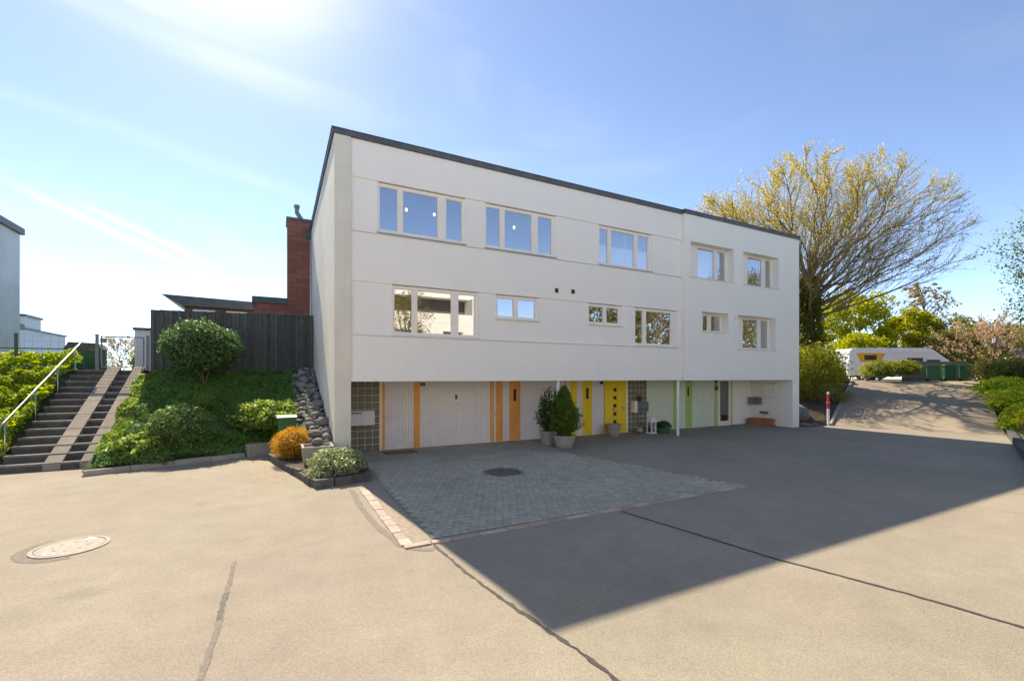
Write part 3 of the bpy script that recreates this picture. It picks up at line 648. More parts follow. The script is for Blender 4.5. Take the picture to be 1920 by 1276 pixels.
# blinds, film and curtains behind the glass
MB().box(8.35, 10.68, .17, .18, 6.36, 7.02).build('blind', 'blind', H)
MB().box(13.2, 14.5, .33, .34, 6.3, 7.62).build('blind', 'blind', H)
def curtain(x0, x1, y, z0, z1):
    mb = MB(); n = int((x1-x0)/.03)
    for k in range(n+1):
        x = x0+(x1-x0)*k/n; yy = y+.03*math.sin(k*1.3)+.01*math.sin(k*.37); mb.v += [(x, yy, z0), (x, yy, z1)]
    for k in range(n): mb.f.append((2*k, 2*k+2, 2*k+3, 2*k+1))
    return mb.build('curtain', 'curtain', H, smooth=True)
curtain(14.55, 15.2, .45, 6.3, 7.66); curtain(17.6, 18.2, .45, 6.3, 7.66); curtain(16.1, 16.55, .45, 3.55, 4.9); curtain(17.4, 18.05, .45, 3.55, 4.9); curtain(11.3, 12.0, .5, 3.55, 4.85)
# vents
for (x, z, y, m_) in ((6.5, 5.19, -.0, 'dark'), (7.16, 5.21, -.0, 'dark'), (15.30, 4.80, -.15, 'sill')):
    v = MB().box(x-.10, x+.10, y-.02, y+.0, z-.10, z+.10).build('vent', 'frame', H)
    mb = MB()
    for k in range(5): mb.box(x-.065, x+.065, y-.026, y-.019, z-.065+k*.028, z-.045+k*.028)
    sub(mb, 'vent_louvre', m_, v)
    if m_ == 'dark': sub(MB().box(x-.07, x+.07, y-.0225, y-.0205, z-.07, z+.075), 'vent_opening', 'dark', v)
# posts under the overhang
for x in (6.66, 12.28):
    p = MB().frustum([(x, .14, 0, .055, .055), (x, .14, 2.194, .055, .055)], 16).build('post', 'white', H, smooth=False)
    sub(MB().box(x-.09, x+.09, .05, .23, 0, .015), 'base_plate', 'galv', p)
# --- garage front in the recess
YB = 1.97
MB().box(0, 19.33, YB, YB+.12, 0, 2.2).build('recess_wall', 'stucco', H)
def boards(x0, x1, material, name='board_panel', z0=.02, z1=2.19, w=.092, y=YB, proud=.03):
    """vertical tongue-and-groove boards with open V joints"""
    mb = MB(); n = max(1, round((x1-x0)/w)); q = (x1-x0)/n
    mb.box(x0, x1, y-proud+.014, y-.002, z0, z1)
    for k in range(n):
        a, b_ = x0+k*q, x0+(k+1)*q
        mb.prism([(a+.004, y-proud+.013), (a+.011, y-proud), (b_-.011, y-proud), (b_-.004, y-proud+.013)], 'z', z0+.002, z1-.002)
    return mb.build(name, material, H)
def plain(x0, x1, material, name, y0=YB-.05, z0=0.0, z1=2.192): return MB().box(x0, x1, y0, YB-.001, z0, z1).build(name, material, H)
def glassblocks(x0, x1, n, rows):
    bk = MB().box(x0, x1, YB-.06, YB-.001, 0, 2.19).build('glass_block_wall', 'mortar', H)
    q = (x1-x0)/n; h = 2.19/rows; bm = bmesh.new(); bmesh.ops.create_cube(bm, size=1)
    for v in bm.verts: v.co = (v.co.x*(q-.018), v.co.y*.05, v.co.z*(h-.018))
    bmesh.ops.bevel(bm, geom=list(bm.edges), offset=.012, segments=1, affect='EDGES')
    me = bpy.data.meshes.new('glass_block'); bm.to_mesh(me); bm.free(); me.materials.append(M['gblock'])
    for i in range(n):
        for j in range(rows):
            o = bpy.data.objects.new('glass_block', me); COL.objects.link(o); o.parent = bk; o.location = (x0+q*(i+.5), YB-.052, h*(j+.5))
    return bk
glassblocks(.02, 1.12, 5, 10)
plain(1.122, 1.19, 'frame', 'door_frame', YB-.07)
boards(1.19, 1.29, 'orange', 'orange_board')
d = boards(1.30, 2.22, 'board', 'door', proud=.022); d['label'] = 'narrow pale boarded side door with lever handle'
hd = MB(); hd.box(1.34, 1.38, YB-.032, YB-.022, .86, 1.10); hd.tube([(1.36, YB-.03, 1.04), (1.36, YB-.075, 1.04), (1.47, YB-.075, 1.04)], .01, 6); sub(hd, 'handle', 'steel', d)
boards(2.23, 2.43, 'orange', 'orange_board')
g = boards(2.44, 3.815, 'board', 'garage_door', proud=.022); boards(3.835, 4.97, 'board', 'garage_door', proud=.022)
sub(MB().box(3.66, 3.72, YB-.05, YB-.02, 1.56, 1.72), 'number_plate', 'dark', g); sub(MB().box(3.723, 3.78, YB-.045, YB-.02, 1.57, 1.72), 'lock_plate', 'steel', g)
for (x, z) in ((3.70, 1.42), (3.79, 1.40), (3.53, 1.43), (3.53, 1.36), (3.70, .55)):
    o = MB().frustum([(x, 0, -.02, .022, .022), (x, 0, 0, .022, .022)], 12); o.v = [(v[0], YB-.032+v[2], z+v[1]) for v in o.v]; sub(o, 'lock_knob', 'steel', g)
boards(4.98, 5.10, 'orange', 'orange_board'); plain(5.105, 5.185, 'board', 'door_post', YB-.045)
o = MB(); o.box(5.12, 5.16, YB-.056, YB-.046, .95, 1.08); o.tube([(5.14, YB-.05, 1.06), (5.14, YB-.09, 1.06), (5.23, YB-.09, 1.06)], .009, 6); o.build('handle', 'steel', H)
boards(5.19, 5.47, 'orange', 'orange_board'); boards(5.475, 5.745, 'board')
def slotdoor(x0, x1, m_, s0, s1):
    d = boards(x0, x1, m_, 'slot_door', proud=.034); sub(MB().box(s0-.015, s1+.015, YB-.045, YB-.03, 1.43, 1.90), 'slot_frame', m_, d)
    sub(MB().box(s0+.01, s1-.01, YB-.049, YB-.044, 1.45, 1.88), 'slot_pane', 'dark', d)
slotdoor(5.75, 6.19, 'orange', 5.89, 6.02)
boards(6.195, 8.10, 'board'); boards(8.10, 8.22, 'yellow', 'yellow_board'); boards(8.225, 8.42, 'board'); boards(8.42, 8.72, 'yellow', 'yellow_board'); boards(8.725, 9.0, 'board')
slotdoor(9.005, 9.47, 'yellow', 9.14, 9.30); boards(9.475, 10.07, 'board')
d = plain(10.08, 11.20, 'yellow', 'front_door', YB-.06); d['label'] = 'bright yellow front door with five square panes'
for k in range(5): 
    sub(MB().box(10.50, 10.70, YB-.072, YB-.058, 1.70-k*.33, 1.90-k*.33), 'pane_frame', 'yellow', d); sub(MB().box(10.525, 10.675, YB-.076, YB-.071, 1.725-k*.33, 1.875-k*.33), 'square_pane', 'dark', d)
o = MB(); o.box(11.03, 11.07, YB-.07, YB-.06, .93, 1.12); o.tube([(11.05, YB-.07, 1.08), (11.05, YB-.11, 1.08), (10.90, YB-.11, 1.08)], .011, 6); sub(o, 'handle', 'steel', d)
sub(MB().box(10.72, 10.725, YB-.0625, YB-.059, .05, 2.15), 'door_joint', 'dark', d)
plain(11.20, 11.29, 'frame', 'door_frame', YB-.08)
glassblocks(11.295, 12.355, 5, 10)
boards(12.36, 13.99, 'mint', 'garage_door', proud=.022); boards(14.0, 14.18, 'green', 'green_board'); boards(14.185, 14.74, 'mint')
slotdoor(14.745, 15.18, 'green', 14.83, 14.96)
boards(15.185, 16.68, 'mint', 'garage_door', proud=.022); boards(16.685, 16.86, 'green', 'green_board')
d = MB(); d.box(16.87, 17.02, YB-.07, YB-.001, 0, 2.19); d.box(17.66, 17.80, YB-.07, YB-.001, 0, 2.19); d.box(17.02, 17.66, YB-.07, YB-.001, 0, .22); d.box(17.02, 17.66, YB-.07, YB-.001, 2.13, 2.19)
d = d.build('glass_door', 'frame', H); sub(MB().box(17.02, 17.66, YB-.03, YB-.022, .22, 2.13), 'pane', 'glass_dark', d); sub(MB().box(17.02, 17.66, YB-.012, YB-.004, .22, 2.13), 'dark_lining', 'brownwall', d)
o = MB(); o.tube([(17.74, YB-.07, .95), (17.74, YB-.12, .95), (17.74, YB-.12, 1.2), (17.74, YB-.07, 1.2)], .012, 6); sub(o, 'handle', 'steel', d)
boards(17.81, 17.98, 'green', 'green_board', w=.06)
# fittings
def plate(x, z): 
    p = MB().box(x-.08, x+.08, YB-.055, YB-.036, z-.055, z+.055).build('house_number_plate', 'dark', H); return p
p = plate(2.52, 2.08)
for k in (0, 1): sub(MB().box(2.475+k*.055, 2.508+k*.055, YB-.058, YB-.0545, 2.055, 2.105), 'digit', 'concrete', p)
plate(9.93, 2.09); plate(16.78, 2.10)
mbx = MB().box(.20, .56, YB-.30, YB-.062, .84, 1.28); mbx.box(.562, .93, YB-.30, YB-.062, .84, 1.28)
mbo = mbx.build('mailbox', 'board', H, bevel=.008); sub(MB().box(.22, .54, YB-.305, YB-.299, 1.20, 1.235), 'mail_slot', 'dark', mbo)
mbx = MB().box(11.60, 12.18, YB-.36, YB-.062, .88, 1.28); mbo = mbx.build('mailbox', 'galv', H, bevel=.01)
sub(MB().box(11.66, 12.12, YB-.366, YB-.359, .97, 1.0), 'mail_slot', 'dark', mbo); sub(MB().box(11.45, 11.595, YB-.32, YB-.062, .84, 1.33), 'newspaper_holder', 'frame', mbo)
mbx = MB().box(19.08, 19.328, 1.32, 1.86, .98, 1.34); mbo = mbx.build('mailbox', 'galv', H, bevel=.01); mm = MB()
for k in range(3): mm.box(19.074, 19.079, 1.36, 1.60, 1.06+k*.09, 1.08+k*.09)
sub(mm, 'mail_slot', 'dark', mbo)
MB().box(19.30, 19.329, .64, 1.28, 1.36, 2.0).build('meter_cabinet', 'stucco', H, bevel=.004); MB().box(19.315, 19.3295, .61, 1.31, 1.33, 2.03).build('cabinet_rim', 'sill', H)
# pendant lamps inside the top floor
for k, (x, z) in enumerate(((1.79, 7.47), (2.68, 7.47), (5.54, 7.50))):
    t_ = thing('pendant_lamp', (x, 1.2, z), ['lit pendant lamp, left of two behind the first upper window', 'lit pendant lamp, right of two behind the first upper window', 'lit pendant lamp hanging alone behind the second upper window'][k], 'lamp', 'pendant lamps on the top floor')
    MB().tube([(x, 1.2, z+.05), (x, 1.2, 7.995)], .006, 5).build('cord', 'dark', t_)
    MB().frustum([(x, 1.2, z-.045, .03, .03), (x, 1.2, z, .045, .045), (x, 1.2, z+.05, .02, .02)], 12).build('bulb', 'bulb', t_, smooth=True)
# corroded star wreath beside the glass door
mb = MB(); st = []
for k in range(10):
    a = R(90+36*k); rr_ = .17 if k % 2 == 0 else .07; st.append((16.78+rr_*math.cos(a), 1.80+rr_*math.sin(a)))
mb.prism(list(reversed(st)), 'y', YB-.075, YB-.045); tag(mb.build('star_wreath', 'bark'), 'dark brown five-pointed star hung beside the glass door', 'wreath')

# ================================================================== LEFT: STAIRS, RAIL, GATE, FENCE
ST = thing('outdoor_stairs', (-6.8, 2.6, 0), 'grey concrete garden stairs with two pale pram ramps', 'stairs')
NS = 14; RZ = 2.56/NS; RN = .365
for k in range(NS):
    y = 2.6+k*RN
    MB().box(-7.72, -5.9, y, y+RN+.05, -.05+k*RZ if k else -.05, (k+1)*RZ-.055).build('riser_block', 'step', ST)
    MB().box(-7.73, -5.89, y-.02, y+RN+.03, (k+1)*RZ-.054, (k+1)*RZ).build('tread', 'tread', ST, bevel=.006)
MB().box(-7.75, -5.85, 2.6+NS*RN+.03, 7.95, 2.0, 2.558).build('landing', 'concrete', ST)
def slope_slab(x0, x1):
    n = 7
    for k in range(n):
        a, b_ = k/n, (k+1)/n-.004; ya, yb = 2.56+a*(NS*RN-.1), 2.56+b_*(NS*RN-.1); za, zb = .03+a*2.56, .03+b_*2.56
        mb = MB(); mb.prism([(ya, za-.1), (yb, zb-.1), (yb, zb+.12), (ya, za+.12)], 'x', x0, x1); mb.build('ramp_slab', 'slab', ST)
slope_slab(-6.88, -6.55); slope_slab(-6.19, -5.90)
HR = thing('handrail', (-7.78, 3.0, 0), 'brushed steel handrail on slim posts along the left side of the stairs', 'handrail')
MB().tube([(-7.76, 2.75, 1.02), (-7.76, 3.1, 1.19), (-7.76, 8.2, 3.58), (-7.76, 8.25, 3.60)], .026, 10).build('rail', 'steel', HR, smooth=True)
for y in (3.15, 4.75, 6.2, 7.55): MB().tube([(-7.76, y, .4*(y-2.7)), (-7.76, y, 1.19+(y-3.1)*.4686-.02)], .017, 8).build('rail_post', 'steel', HR, smooth=True)
GT = thing('garden_gate', (-6.55, 7.72, 2.55), 'grey metal garden gate with wire mesh at the top of the stairs', 'gate')
for x in (-7.25, -5.86): MB().box(x-.04, x+.04, 7.70, 7.78, 2.5, 3.80).build('gate_post', 'galv', GT)
mb = MB(); mb.box(-7.15, -5.96, 7.72, 7.76, 3.70, 3.74); mb.box(-7.15, -5.96, 7.72, 7.76, 2.66, 2.70); mb.box(-7.15, -7.11, 7.72, 7.76, 2.70, 3.70); mb.box(-6.0, -5.96, 7.72, 7.76, 2.70, 3.70); mb.build('gate_frame', 'galv', GT)
mb = MB()
for k in range(1, 14): mb.box(-7.11+k*.0793-.004, -7.11+k*.0793+.004, 7.737, 7.743, 2.70, 3.70)
for k in range(1, 11): mb.box(-7.11, -6.0, 7.731, 7.737, 2.70+k*.091-.004, 2.70+k*.091+.004)
mb.build('gate_mesh', 'galv', GT); MB().box(-7.16, -6.98, 7.69, 7.72, 3.50, 3.66).build('gate_lock', 'galv', GT); mb = MB()
for z in (3.25, 3.52, 3.76): mb.box(-7.42, -7.29, 7.72, 7.75, z, z+.03)
mb.build('gate_hook', 'galv', GT)
WF = thing('wire_fence', (-9.2, 7.75, 2.5), 'thin green wire fence with one rail above the hedge', 'fence')
MB().box(-20, -7.3, 7.74, 7.77, 3.24, 3.275).build('rail', 'greenwire', WF)
for x in (-9.25, -11.6, -14, -16.4): MB().box(x-.035, x+.035, 7.70, 7.76, 2.4, 3.74).build('post', 'greenwire', WF)
mb = MB()
for k in range(60): mb.box(-20+k*.21, -20+k*.21+.004, 7.775, 7.78, 2.6, 3.72)
for k in range(6): mb.box(-20, -7.3, 7.781, 7.785, 2.6+k*.224, 2.604+k*.224)
mb.build('wire_mesh', 'galv', WF)
FN = thing('board_fence', (-3.1, 7.55, 2.4), 'tall dark fence of upright boards between gate and house', 'fence')
nb_ = 41; bw = (5.74-.43)/nb_
for k in range(nb_):
    x = -5.74+k*bw; fr = k % 2; tz = 4.72+.10*k/nb_+random.uniform(-.006, .006); y = 7.50+(.045 if fr else 0)
    mb = MB(); e = -.03 if fr else .004
    mb.prism([(x+e, y), (x+bw-e, y), (x+bw-e-.02, y-.018), (x+e+.02, y-.018)][::-1], 'z', 2.25, tz)
    mb.build('board', 'fence', FN)
mb = MB()
for z in (2.75, 3.6, 4.45): mb.box(-5.72, -.44, 7.55, 7.60, z, z+.08)
mb.build('rail', 'fence', FN)
for x in (-5.70, -4.0, -2.3, -.50): MB().box(x-.04, x+.04, 7.60, 7.68, 2.3, 4.70).build('post', 'fence', FN)
MB().box(-2.6, -.43, 7.47, 7.58, 4.815, 4.84).build('top_cap', 'wood', FN)

# ------------------------------------------------------------------ planting on the left
def cover_points(n, x0, x1, y0, y1, fz, thick, ok=None, amp=.12):
    P = []; Nn = []
    xs = rng.uniform(x0, x1, n); ys = rng.uniform(y0, y1, n); hs = rng.random(n)
    for x, y, h in zip(xs, ys, hs):
        if ok and not ok(x, y): continue
        z = fz(x, y); g_ = thick*(1+1.1*noise.noise(Vector((x*1.1, y*1.1, 5)))+.6*noise.noise(Vector((x*3.1, y*3.1, 2))))
        P.append((x+.05*math.sin(z*9), y-.02, z+max(.02, g_)*(1-.55*h*h))); Nn.append((0, -.45, .8))
    return np.array(P), np.array(Nn)
P, Nn = cover_points(80000, -17, -7.80, 2.85, 8.6, z_left, .40, amp=.2)
o = leaves('ground_cover', P, .095, 'l_hedge', None, Nn, 1.0, .6); o['kind'] = 'stuff'; o['label'] = 'yellow green leafy ground cover on the bank left of the stairs'
def midok(x, y):
    if y < (ycurb(x)+.12 if x < -1.9 else 3.1): return False
    return x < -1.15-.3*noise.noise(Vector((0, y*1.5, 0))) or False
P, Nn = cover_points(70000, -5.70, -.9, 1.5, 7.45, z_mid, .15, midok)
o = leaves('ground_cover', P, .07, 'l_cover', None, Nn, 1.6, .5); o['kind'] = 'stuff'; o['label'] = 'dark green creeping cover on the bank below the board fence'
P, Nn = cover_points(8000, -5.80, -5.35, 2.0, 7.4, z_mid, .17)
o = leaves('ground_cover', P, .08, 'l_ivy', None, Nn, .6, .55); o['kind'] = 'stuff'; o['label'] = 'light leafy edge growing along the right side of the stairs'
bush('round_shrub', (-4.06, 6.0, 3.34), (1.12, 1.0, .86), 13000, .105, 'l_laurel', 'large rounded glossy shrub in front of the dark board fence', amp=.20, freq=2.6, seed=3.1, base=(-3.95, 6.0, 2.05), zmin=-.92, aspect=.42)
bush('round_shrub', (-4.12, 2.95, .80), (.80, .74, .74), 9000, .10, 'l_fine', 'clipped dome shrub with narrow leaves by the kerb', amp=.10, freq=2.0, seed=5.4, base=(-4.12, 2.95, .15), zmin=-.8, aspect=.22)
bush('ivy_mound', (-2.0, 3.9, .98), (1.05, 1.0, .55), 9000, .11, 'l_ivy', 'pale green leafy mound beside the round stones and green bin', amp=.30, freq=2.4, seed=8.2, base=(-1.9, 4.0, .5), zmin=-.5, aspect=.6)
bush('ivy_mound', (-5.02, 2.6, .42), (.60, .75, .36), 4200, .10, 'l_ivy', 'bright leafy mound at the foot of the pram ramp', amp=.3, freq=2.4, seed=4.2, base=(-5.2, 2.35, .05), zmin=-.5, aspect=.55)
bush('box_edging', (-4.75, 1.98, .20), (.62, .30, .26), 2600, .055, 'l_fine', 'low clipped box edging behind the kerb below the dome shrub', amp=.12, seed=6.6, zmin=-.7)
bush('grass_tuft', (-3.75, 4.35, 1.50), (.22, .2, .22), 160, .30, 'l_fresh', 'tuft of long green grass on the shaded bank', cat='grass', amp=.2, seed=1.6, zmin=-.3, aspect=.05, inner=False, skew=(0, 0, 1.6))
# round stones along the end wall
SB = thing('stone_border', (-.8, 3.5, 1.2), 'border of rounded grey stones stacked along the end wall', 'stone border')
def stone_mesh(seed, name='stone', rough=.22, material='stone', sub_=2):
    bm = bmesh.new(); bmesh.ops.create_icosphere(bm, subdivisions=sub_, radius=1)
    for v in bm.verts:
        d = v.co.normalized(); v.co = d*(1+rough*noise.noise(d*1.3+Vector((seed*3.1, seed, 0)))+rough*.4*noise.noise(d*3+Vector((seed, 0, seed))))
    me = bpy.data.meshes.new(name); bm.to_mesh(me); bm.free(); me.materials.append(M[material]); me.polygons.foreach_set('use_smooth', [True]*len(me.polygons)); return me
SM = [stone_mesh(k*1.37+.5, rough=.28) for k in range(8)]
placed = []
def put_stone(parent, me, p, r, flat=.75):
    o = bpy.data.objects.new('stone', me); COL.objects.link(o); o.parent = parent
    w = WP[parent.name]; o.location = tuple(p[i]-w[i] for i in range(3)); o.scale = (r*random.uniform(.9, 1.25), r*random.uniform(.85, 1.1), r*flat*random.uniform(.9, 1.15)); o.rotation_euler = (random.uniform(-.4, .4), random.uniform(-.4, .4), random.uniform(0, 6.3)); return o
tries = 0
while len(placed) < 240 and tries < 12000:
    tries += 1; y = random.uniform(-.6, 7.3); x = random.uniform(-1.18 if y > 2.2 else -.95, -.50); r = .07+.15*random.random()**1.4
    if all((x-a)**2+(y-b_)**2 > (.88*(r+c))**2 for a, b_, c in placed):
        placed.append((x, y, r)); put_stone(SB, SM[len(placed) % 8], (x, y, z_mid(x, y)+r*.30+.03), r)
# ------------------------------------------------------------------ corner bed
bed_poly = [(-1.92, 1.66), (-1.03, -2.42), (.04, -2.18), (.24, -.60), (-.05, -.10), (-.42, -.10), (-.43, .6), (-1.2, 2.4)]
mb = MB(); mb.prism([(x*.985-.008, y*.985) for x, y in bed_poly], 'z', -.01, .17)
bd = struct(mb.build('bed_soil', 'soil'))
BE = thing('bed_edging', (-1, -1, 0), 'dark stone edging round the corner bed by the driveway', 'edging')
pts = [(-1.98, 1.70), (-1.05, -2.50), (.10, -2.25), (.30, -.60)]
for a, b_ in zip(pts[:-1], pts[1:]):
    a, b_ = Vector(a), Vector(b_); d = b_-a; n = max(2, round(d.length/.42)); u_ = d.normalized(); s_ = Vector((-u_.y, u_.x))*.11
    for k in range(n):
        p, q = a+d*(k/n)+u_*.006, a+d*((k+1)/n)-u_*.006; h = .17+random.uniform(-.02, .025); jx = Vector((random.uniform(-.012, .012), random.uniform(-.012, .012)))
        MB().prism([tuple(p+jx), tuple(q+jx), tuple(q+s_+jx), tuple(p+s_+jx)], 'z', -.02, h).build('edging_stone', 'edge_dark', BE, bevel=.015)
bush('golden_shrub', (-1.36, .85, .50), (.52, .58, .46), 9000, .045, 'l_gold', 'golden orange heather-like shrub behind the square planter', amp=.16, freq=2.6, seed=7.7, base=(-1.3, .95, .15), zmin=-.7, aspect=.3)
P = np.array([(random.gauss(-1.75, .32)-.12*v_, v_, .006+random.random()*.012) for v_ in np.linspace(1.5, -1.4, 420)]); P = P[P[:, 0] < -1.03-(P[:, 1]+2.42)*.219-.10]
o = leaves('fallen_needles', P, .05, 'l_gold', None, np.tile((0, 0, 1), (len(P), 1)), 6, .3); o['kind'] = 'stuff'; o['label'] = 'orange needles scattered on the asphalt beside the corner bed'
bush('variegated_shrub', (-.52, -1.55, .32), (.58, .66, .36), 8500, .065, 'l_varieg', 'spreading cream and green variegated shrub at the bed corner', amp=.24, freq=2.6, seed=9.1, base=(-.45, -1.3, .15), zmin=-.6, aspect=.5)
bush('variegated_shrub', (-.92, -1.9, .20), (.25, .35, .18), 1600, .06, 'l_varieg', 'low silvery tuft at the front tip of the corner bed', amp=.3, freq=2.6, seed=9.9, base=(-.85, -1.75, .1), zmin=-.5, aspect=.4)
PL = thing('square_planter', (-.78, .12, .15), 'square grey concrete planter filled with soil in the corner bed', 'planter')
mb = MB(); ox, oy, w0, w1, zz0, zz1 = -.84, -.22, .33, .37, .17, .60
def ring(w, z): return [(ox-w, oy-w, z), (ox+w, oy-w, z), (ox+w, oy+w, z), (ox-w, oy+w, z)]
rs = [ring(w0, zz0), ring(w1, zz1), ring(w1-.06, zz1), ring(w1-.07, zz1-.06)]
mb.v = [p for r_ in rs for p in r_]
for j in range(3):
    for k in range(4): mb.f.append((j*4+k, j*4+(k+1) % 4, j*4+4+(k+1) % 4, j*4+4+k))
mb.build('planter_box', 'pot', PL, bevel=.01); MB().box(ox-w1+.06, ox+w1-.06, oy-w1+.06, oy+w1-.06, .45, .545).build('soil', 'soil', PL)
# ------------------------------------------------------------------ wheelie bin
def wheelie_bin(x, y, z, rot, sc, label, group):
    t_ = thing('wheelie_bin', (x, y, z), label, 'bin', group); t_.rotation_euler = (0, 0, rot); t_.scale = (sc, sc, sc)
    WP[t_.name] = (0, 0, 0)
    mb = MB(); a, b_ = .21, .245; c, d_ = .27, .29
    mb.v = [(-a, -b_, .06), (a, -b_, .06), (a, b_, .06), (-a, b_, .06), (-c, -d_, .98), (c, -d_, .98), (c, d_, .98), (-c, d_, .98)]
    mb.f = [(0, 3, 2, 1), (4, 5, 6, 7), (0, 1, 5, 4), (1, 2, 6, 5), (2, 3, 7, 6), (3, 0, 4, 7)]
    body = mb.build('body', 'greenplastic', t_, bevel=.025)
    sub(MB().box(-.285, .285, -.305, .305, .93, .975), 'rim', 'greenplastic', body)
    mb = MB(); mb.prism([(-.335, .985), (.315, .985), (.315, 1.01), (.22, 1.065), (-.22, 1.055), (-.335, 1.01)], 'x', -.295, .295)
    lid = mb.build('lid', 'greenlid', t_, bevel=.012); sub(MB().tube([(-.22, .315, .99), (-.22, .375, 1.0), (.22, .375, 1.0), (.22, .315, .99)], .016, 8), 'handle', 'greenplastic', lid)
    for s_ in (-1, 1):
        mb = MB().frustum([(0, 0, -.025, .10, .10), (0, 0, .025, .10, .10)], 18); mb.v = [(s_*.235+v[2], .24+v[0], .10+v[1]) for v in mb.v]; mb.build('wheel', 'rubber', t_)
    return t_
wheelie_bin(-1.50, 2.25, .22, R(2), .92, 'green wheelie bin standing alone beside the stone border', 'wheelie bins')
# ------------------------------------------------------------------ buildings on the left
nh = thing('neighbour_house', (-15, 11, 2.5), 'pale end wall of a neighbouring house cut by the left edge', 'house')
MB().box(-22, -11.84, 4.0, 15.1, 1.5, 8.62).build('wall', 'mint_wall', nh); MB().box(-22.1, -11.72, 3.9, 15.22, 8.622, 8.90).build('roof_edge', 'fascia', nh)
fh = thing('far_house', (-19, 38, 2.5), 'far white house with stepped chimney seen above the hedge', 'house')
MB().box(-27, -18.8, 28, 42.4, 1, 5.95).build('wall', 'whitewall', fh); r_ = MB().box(-27.1, -18.72, 27.9, 42.5, 5.952, 6.10).build('roof', 'fascia', fh)
c_ = MB().box(-20.6, -18.79, 34.9, 37.6, 5.9, 6.95).build('chimney', 'whitewall', fh); sub(MB().box(-20.8, -18.7, 34.75, 37.75, 6.952, 7.12), 'chimney_cap', 'fascia', c_)
sub(MB().frustum([(-19.8, 36.1, 7.12, .22, .22), (-19.8, 36.1, 7.3, .12, .12), (-19.8, 36.1, 7.8, .12, .12), (-19.8, 36.1, 7.82, .17, .17), (-19.8, 36.1, 7.95, .17, .17)], 12), 'flue', 'galv', c_)
MB().box(-19.5, -18.75, 34.0, 34.8, 5.9, 6.3).build('roof_vent', 'dark', fh)
pw = thing('white_pillar_house', (-7.7, 18, 2.5), 'slim white house wall with dark cap behind the garden gate', 'house')
MB().box(-8.45, -7.75, 17.8, 24, 1.5, 4.82).build('wall', 'whitewall', pw); MB().box(-7.748, -6.6, 17.85, 24, 1.5, 4.80).build('brick_wall', 'brick', pw); MB().box(-8.52, -6.5, 17.7, 24.1, 4.822, 4.95).build('roof_edge', 'fascia', pw)
gb = thing('storage_box', (-8.6, 11.2, 2.5), 'dark green garden storage box behind the handrail top', 'box')
MB().box(-9.05, -8.0, 10.9, 11.7, 2.45, 3.42).build('body', 'greenplastic', gb, bevel=.02); MB().prism([(-9.1, 3.422), (-7.95, 3.422), (-8.1, 3.66), (-8.95, 3.70)], 'y', 10.85, 11.75).build('lid', 'brownwall', gb, bevel=.02)
ch = thing('brick_annex', (-1.5, 9.2, 2.5), 'red brick annex wall with tall chimney behind the board fence', 'chimney')
c_ = MB().box(-1.36, -.46, 9.0, 10.2, 2.4, 9.10).build('chimney', 'brick', ch); sub(MB().box(-1.40, -.43, 8.95, 10.25, 9.102, 9.20), 'chimney_cap', 'fascia', c_)
mb = MB(); mb.tube([(-.78, 9.5, 9.2), (-.86, 9.5, 9.42), (-.97, 9.5, 9.6)], [.15, .10, .09], 10); mb.tube([(-.97, 9.5, 9.58), (-.97, 9.5, 9.86)], .085, 10); mb.tube([(-.97, 9.5, 9.80), (-.97, 9.5, 9.92)], .12, 10); sub(mb, 'flue', 'galv', c_)
MB().box(-2.62, -1.362, 9.05, 12, 2.4, 5.45).build('wall', 'brick', ch); MB().box(-2.68, -1.365, 8.98, 12, 5.452, 5.70).build('roof_edge', 'greenwire', ch)
MB().box(-.62, -.43, 8.85, 8.995, 8.35, 8.7).build('gutter_box', 'greenwire', ch)
rb = thing('flat_roof_house', (-5, 17, 2.5), 'low brown house with grey overhanging flat roof behind the fence', 'house')
MB().box(-6.05, -2.3, 16.3, 22, 2.4, 6.0).build('wall', 'brownwall', rb)
mb = MB(); mb.prism([(-6.95, 6.52), (-6.1, 6.0), (-2.25, 5.98), (-2.25, 6.40)], 'y', 15.7, 23); mb.build('roof', 'fascia', rb)
for x in (-5.7, -4.2): 
    f = MB().box(x, x+1.0, 16.25, 16.298, 5.2, 5.9).build('window', 'frame', rb); sub(MB().box(x+.06, x+.94, 16.24, 16.249, 5.26, 5.84), 'pane', 'glass_dark', f)
MB().box(-2.245, -2.0, 15.9, 16.6, 2.4, 6.30).build('downpipe_panel', 'frame', rb)

# ================================================================== FORECOURT OBJECTS
tag(MB().box(1.12, 2.10, .95, 1.52, .006, .022).build('doormat', 'mat', bevel=.004), 'brown coir doormat in front of the boarded side door', 'doormat')
def round_pot(t_, x, y, r0, r1, h, material, n=24):
    mb = MB().frustum([(x, y, 0, r0*.92, r0*.92), (x, y, .02, r0, r0), (x, y, h*.5, r0+(r1-r0)*.62, r0+(r1-r0)*.62), (x, y, h-.05, r1, r1), (x, y, h-.05, r1+.015, r1+.015), (x, y, h, r1+.015, r1+.015), (x, y, h, r1-.035, r1-.035), (x, y, h-.05, r1-.045, r1-.045)], n)
    p = mb.build('pot', material, t_, smooth=False); mb = MB().frustum([(x, y, h-.06, r1-.046, r1-.046), (x, y, h-.045, r1-.05, r1-.05)], n); mb.build('soil', 'soil', t_); return p
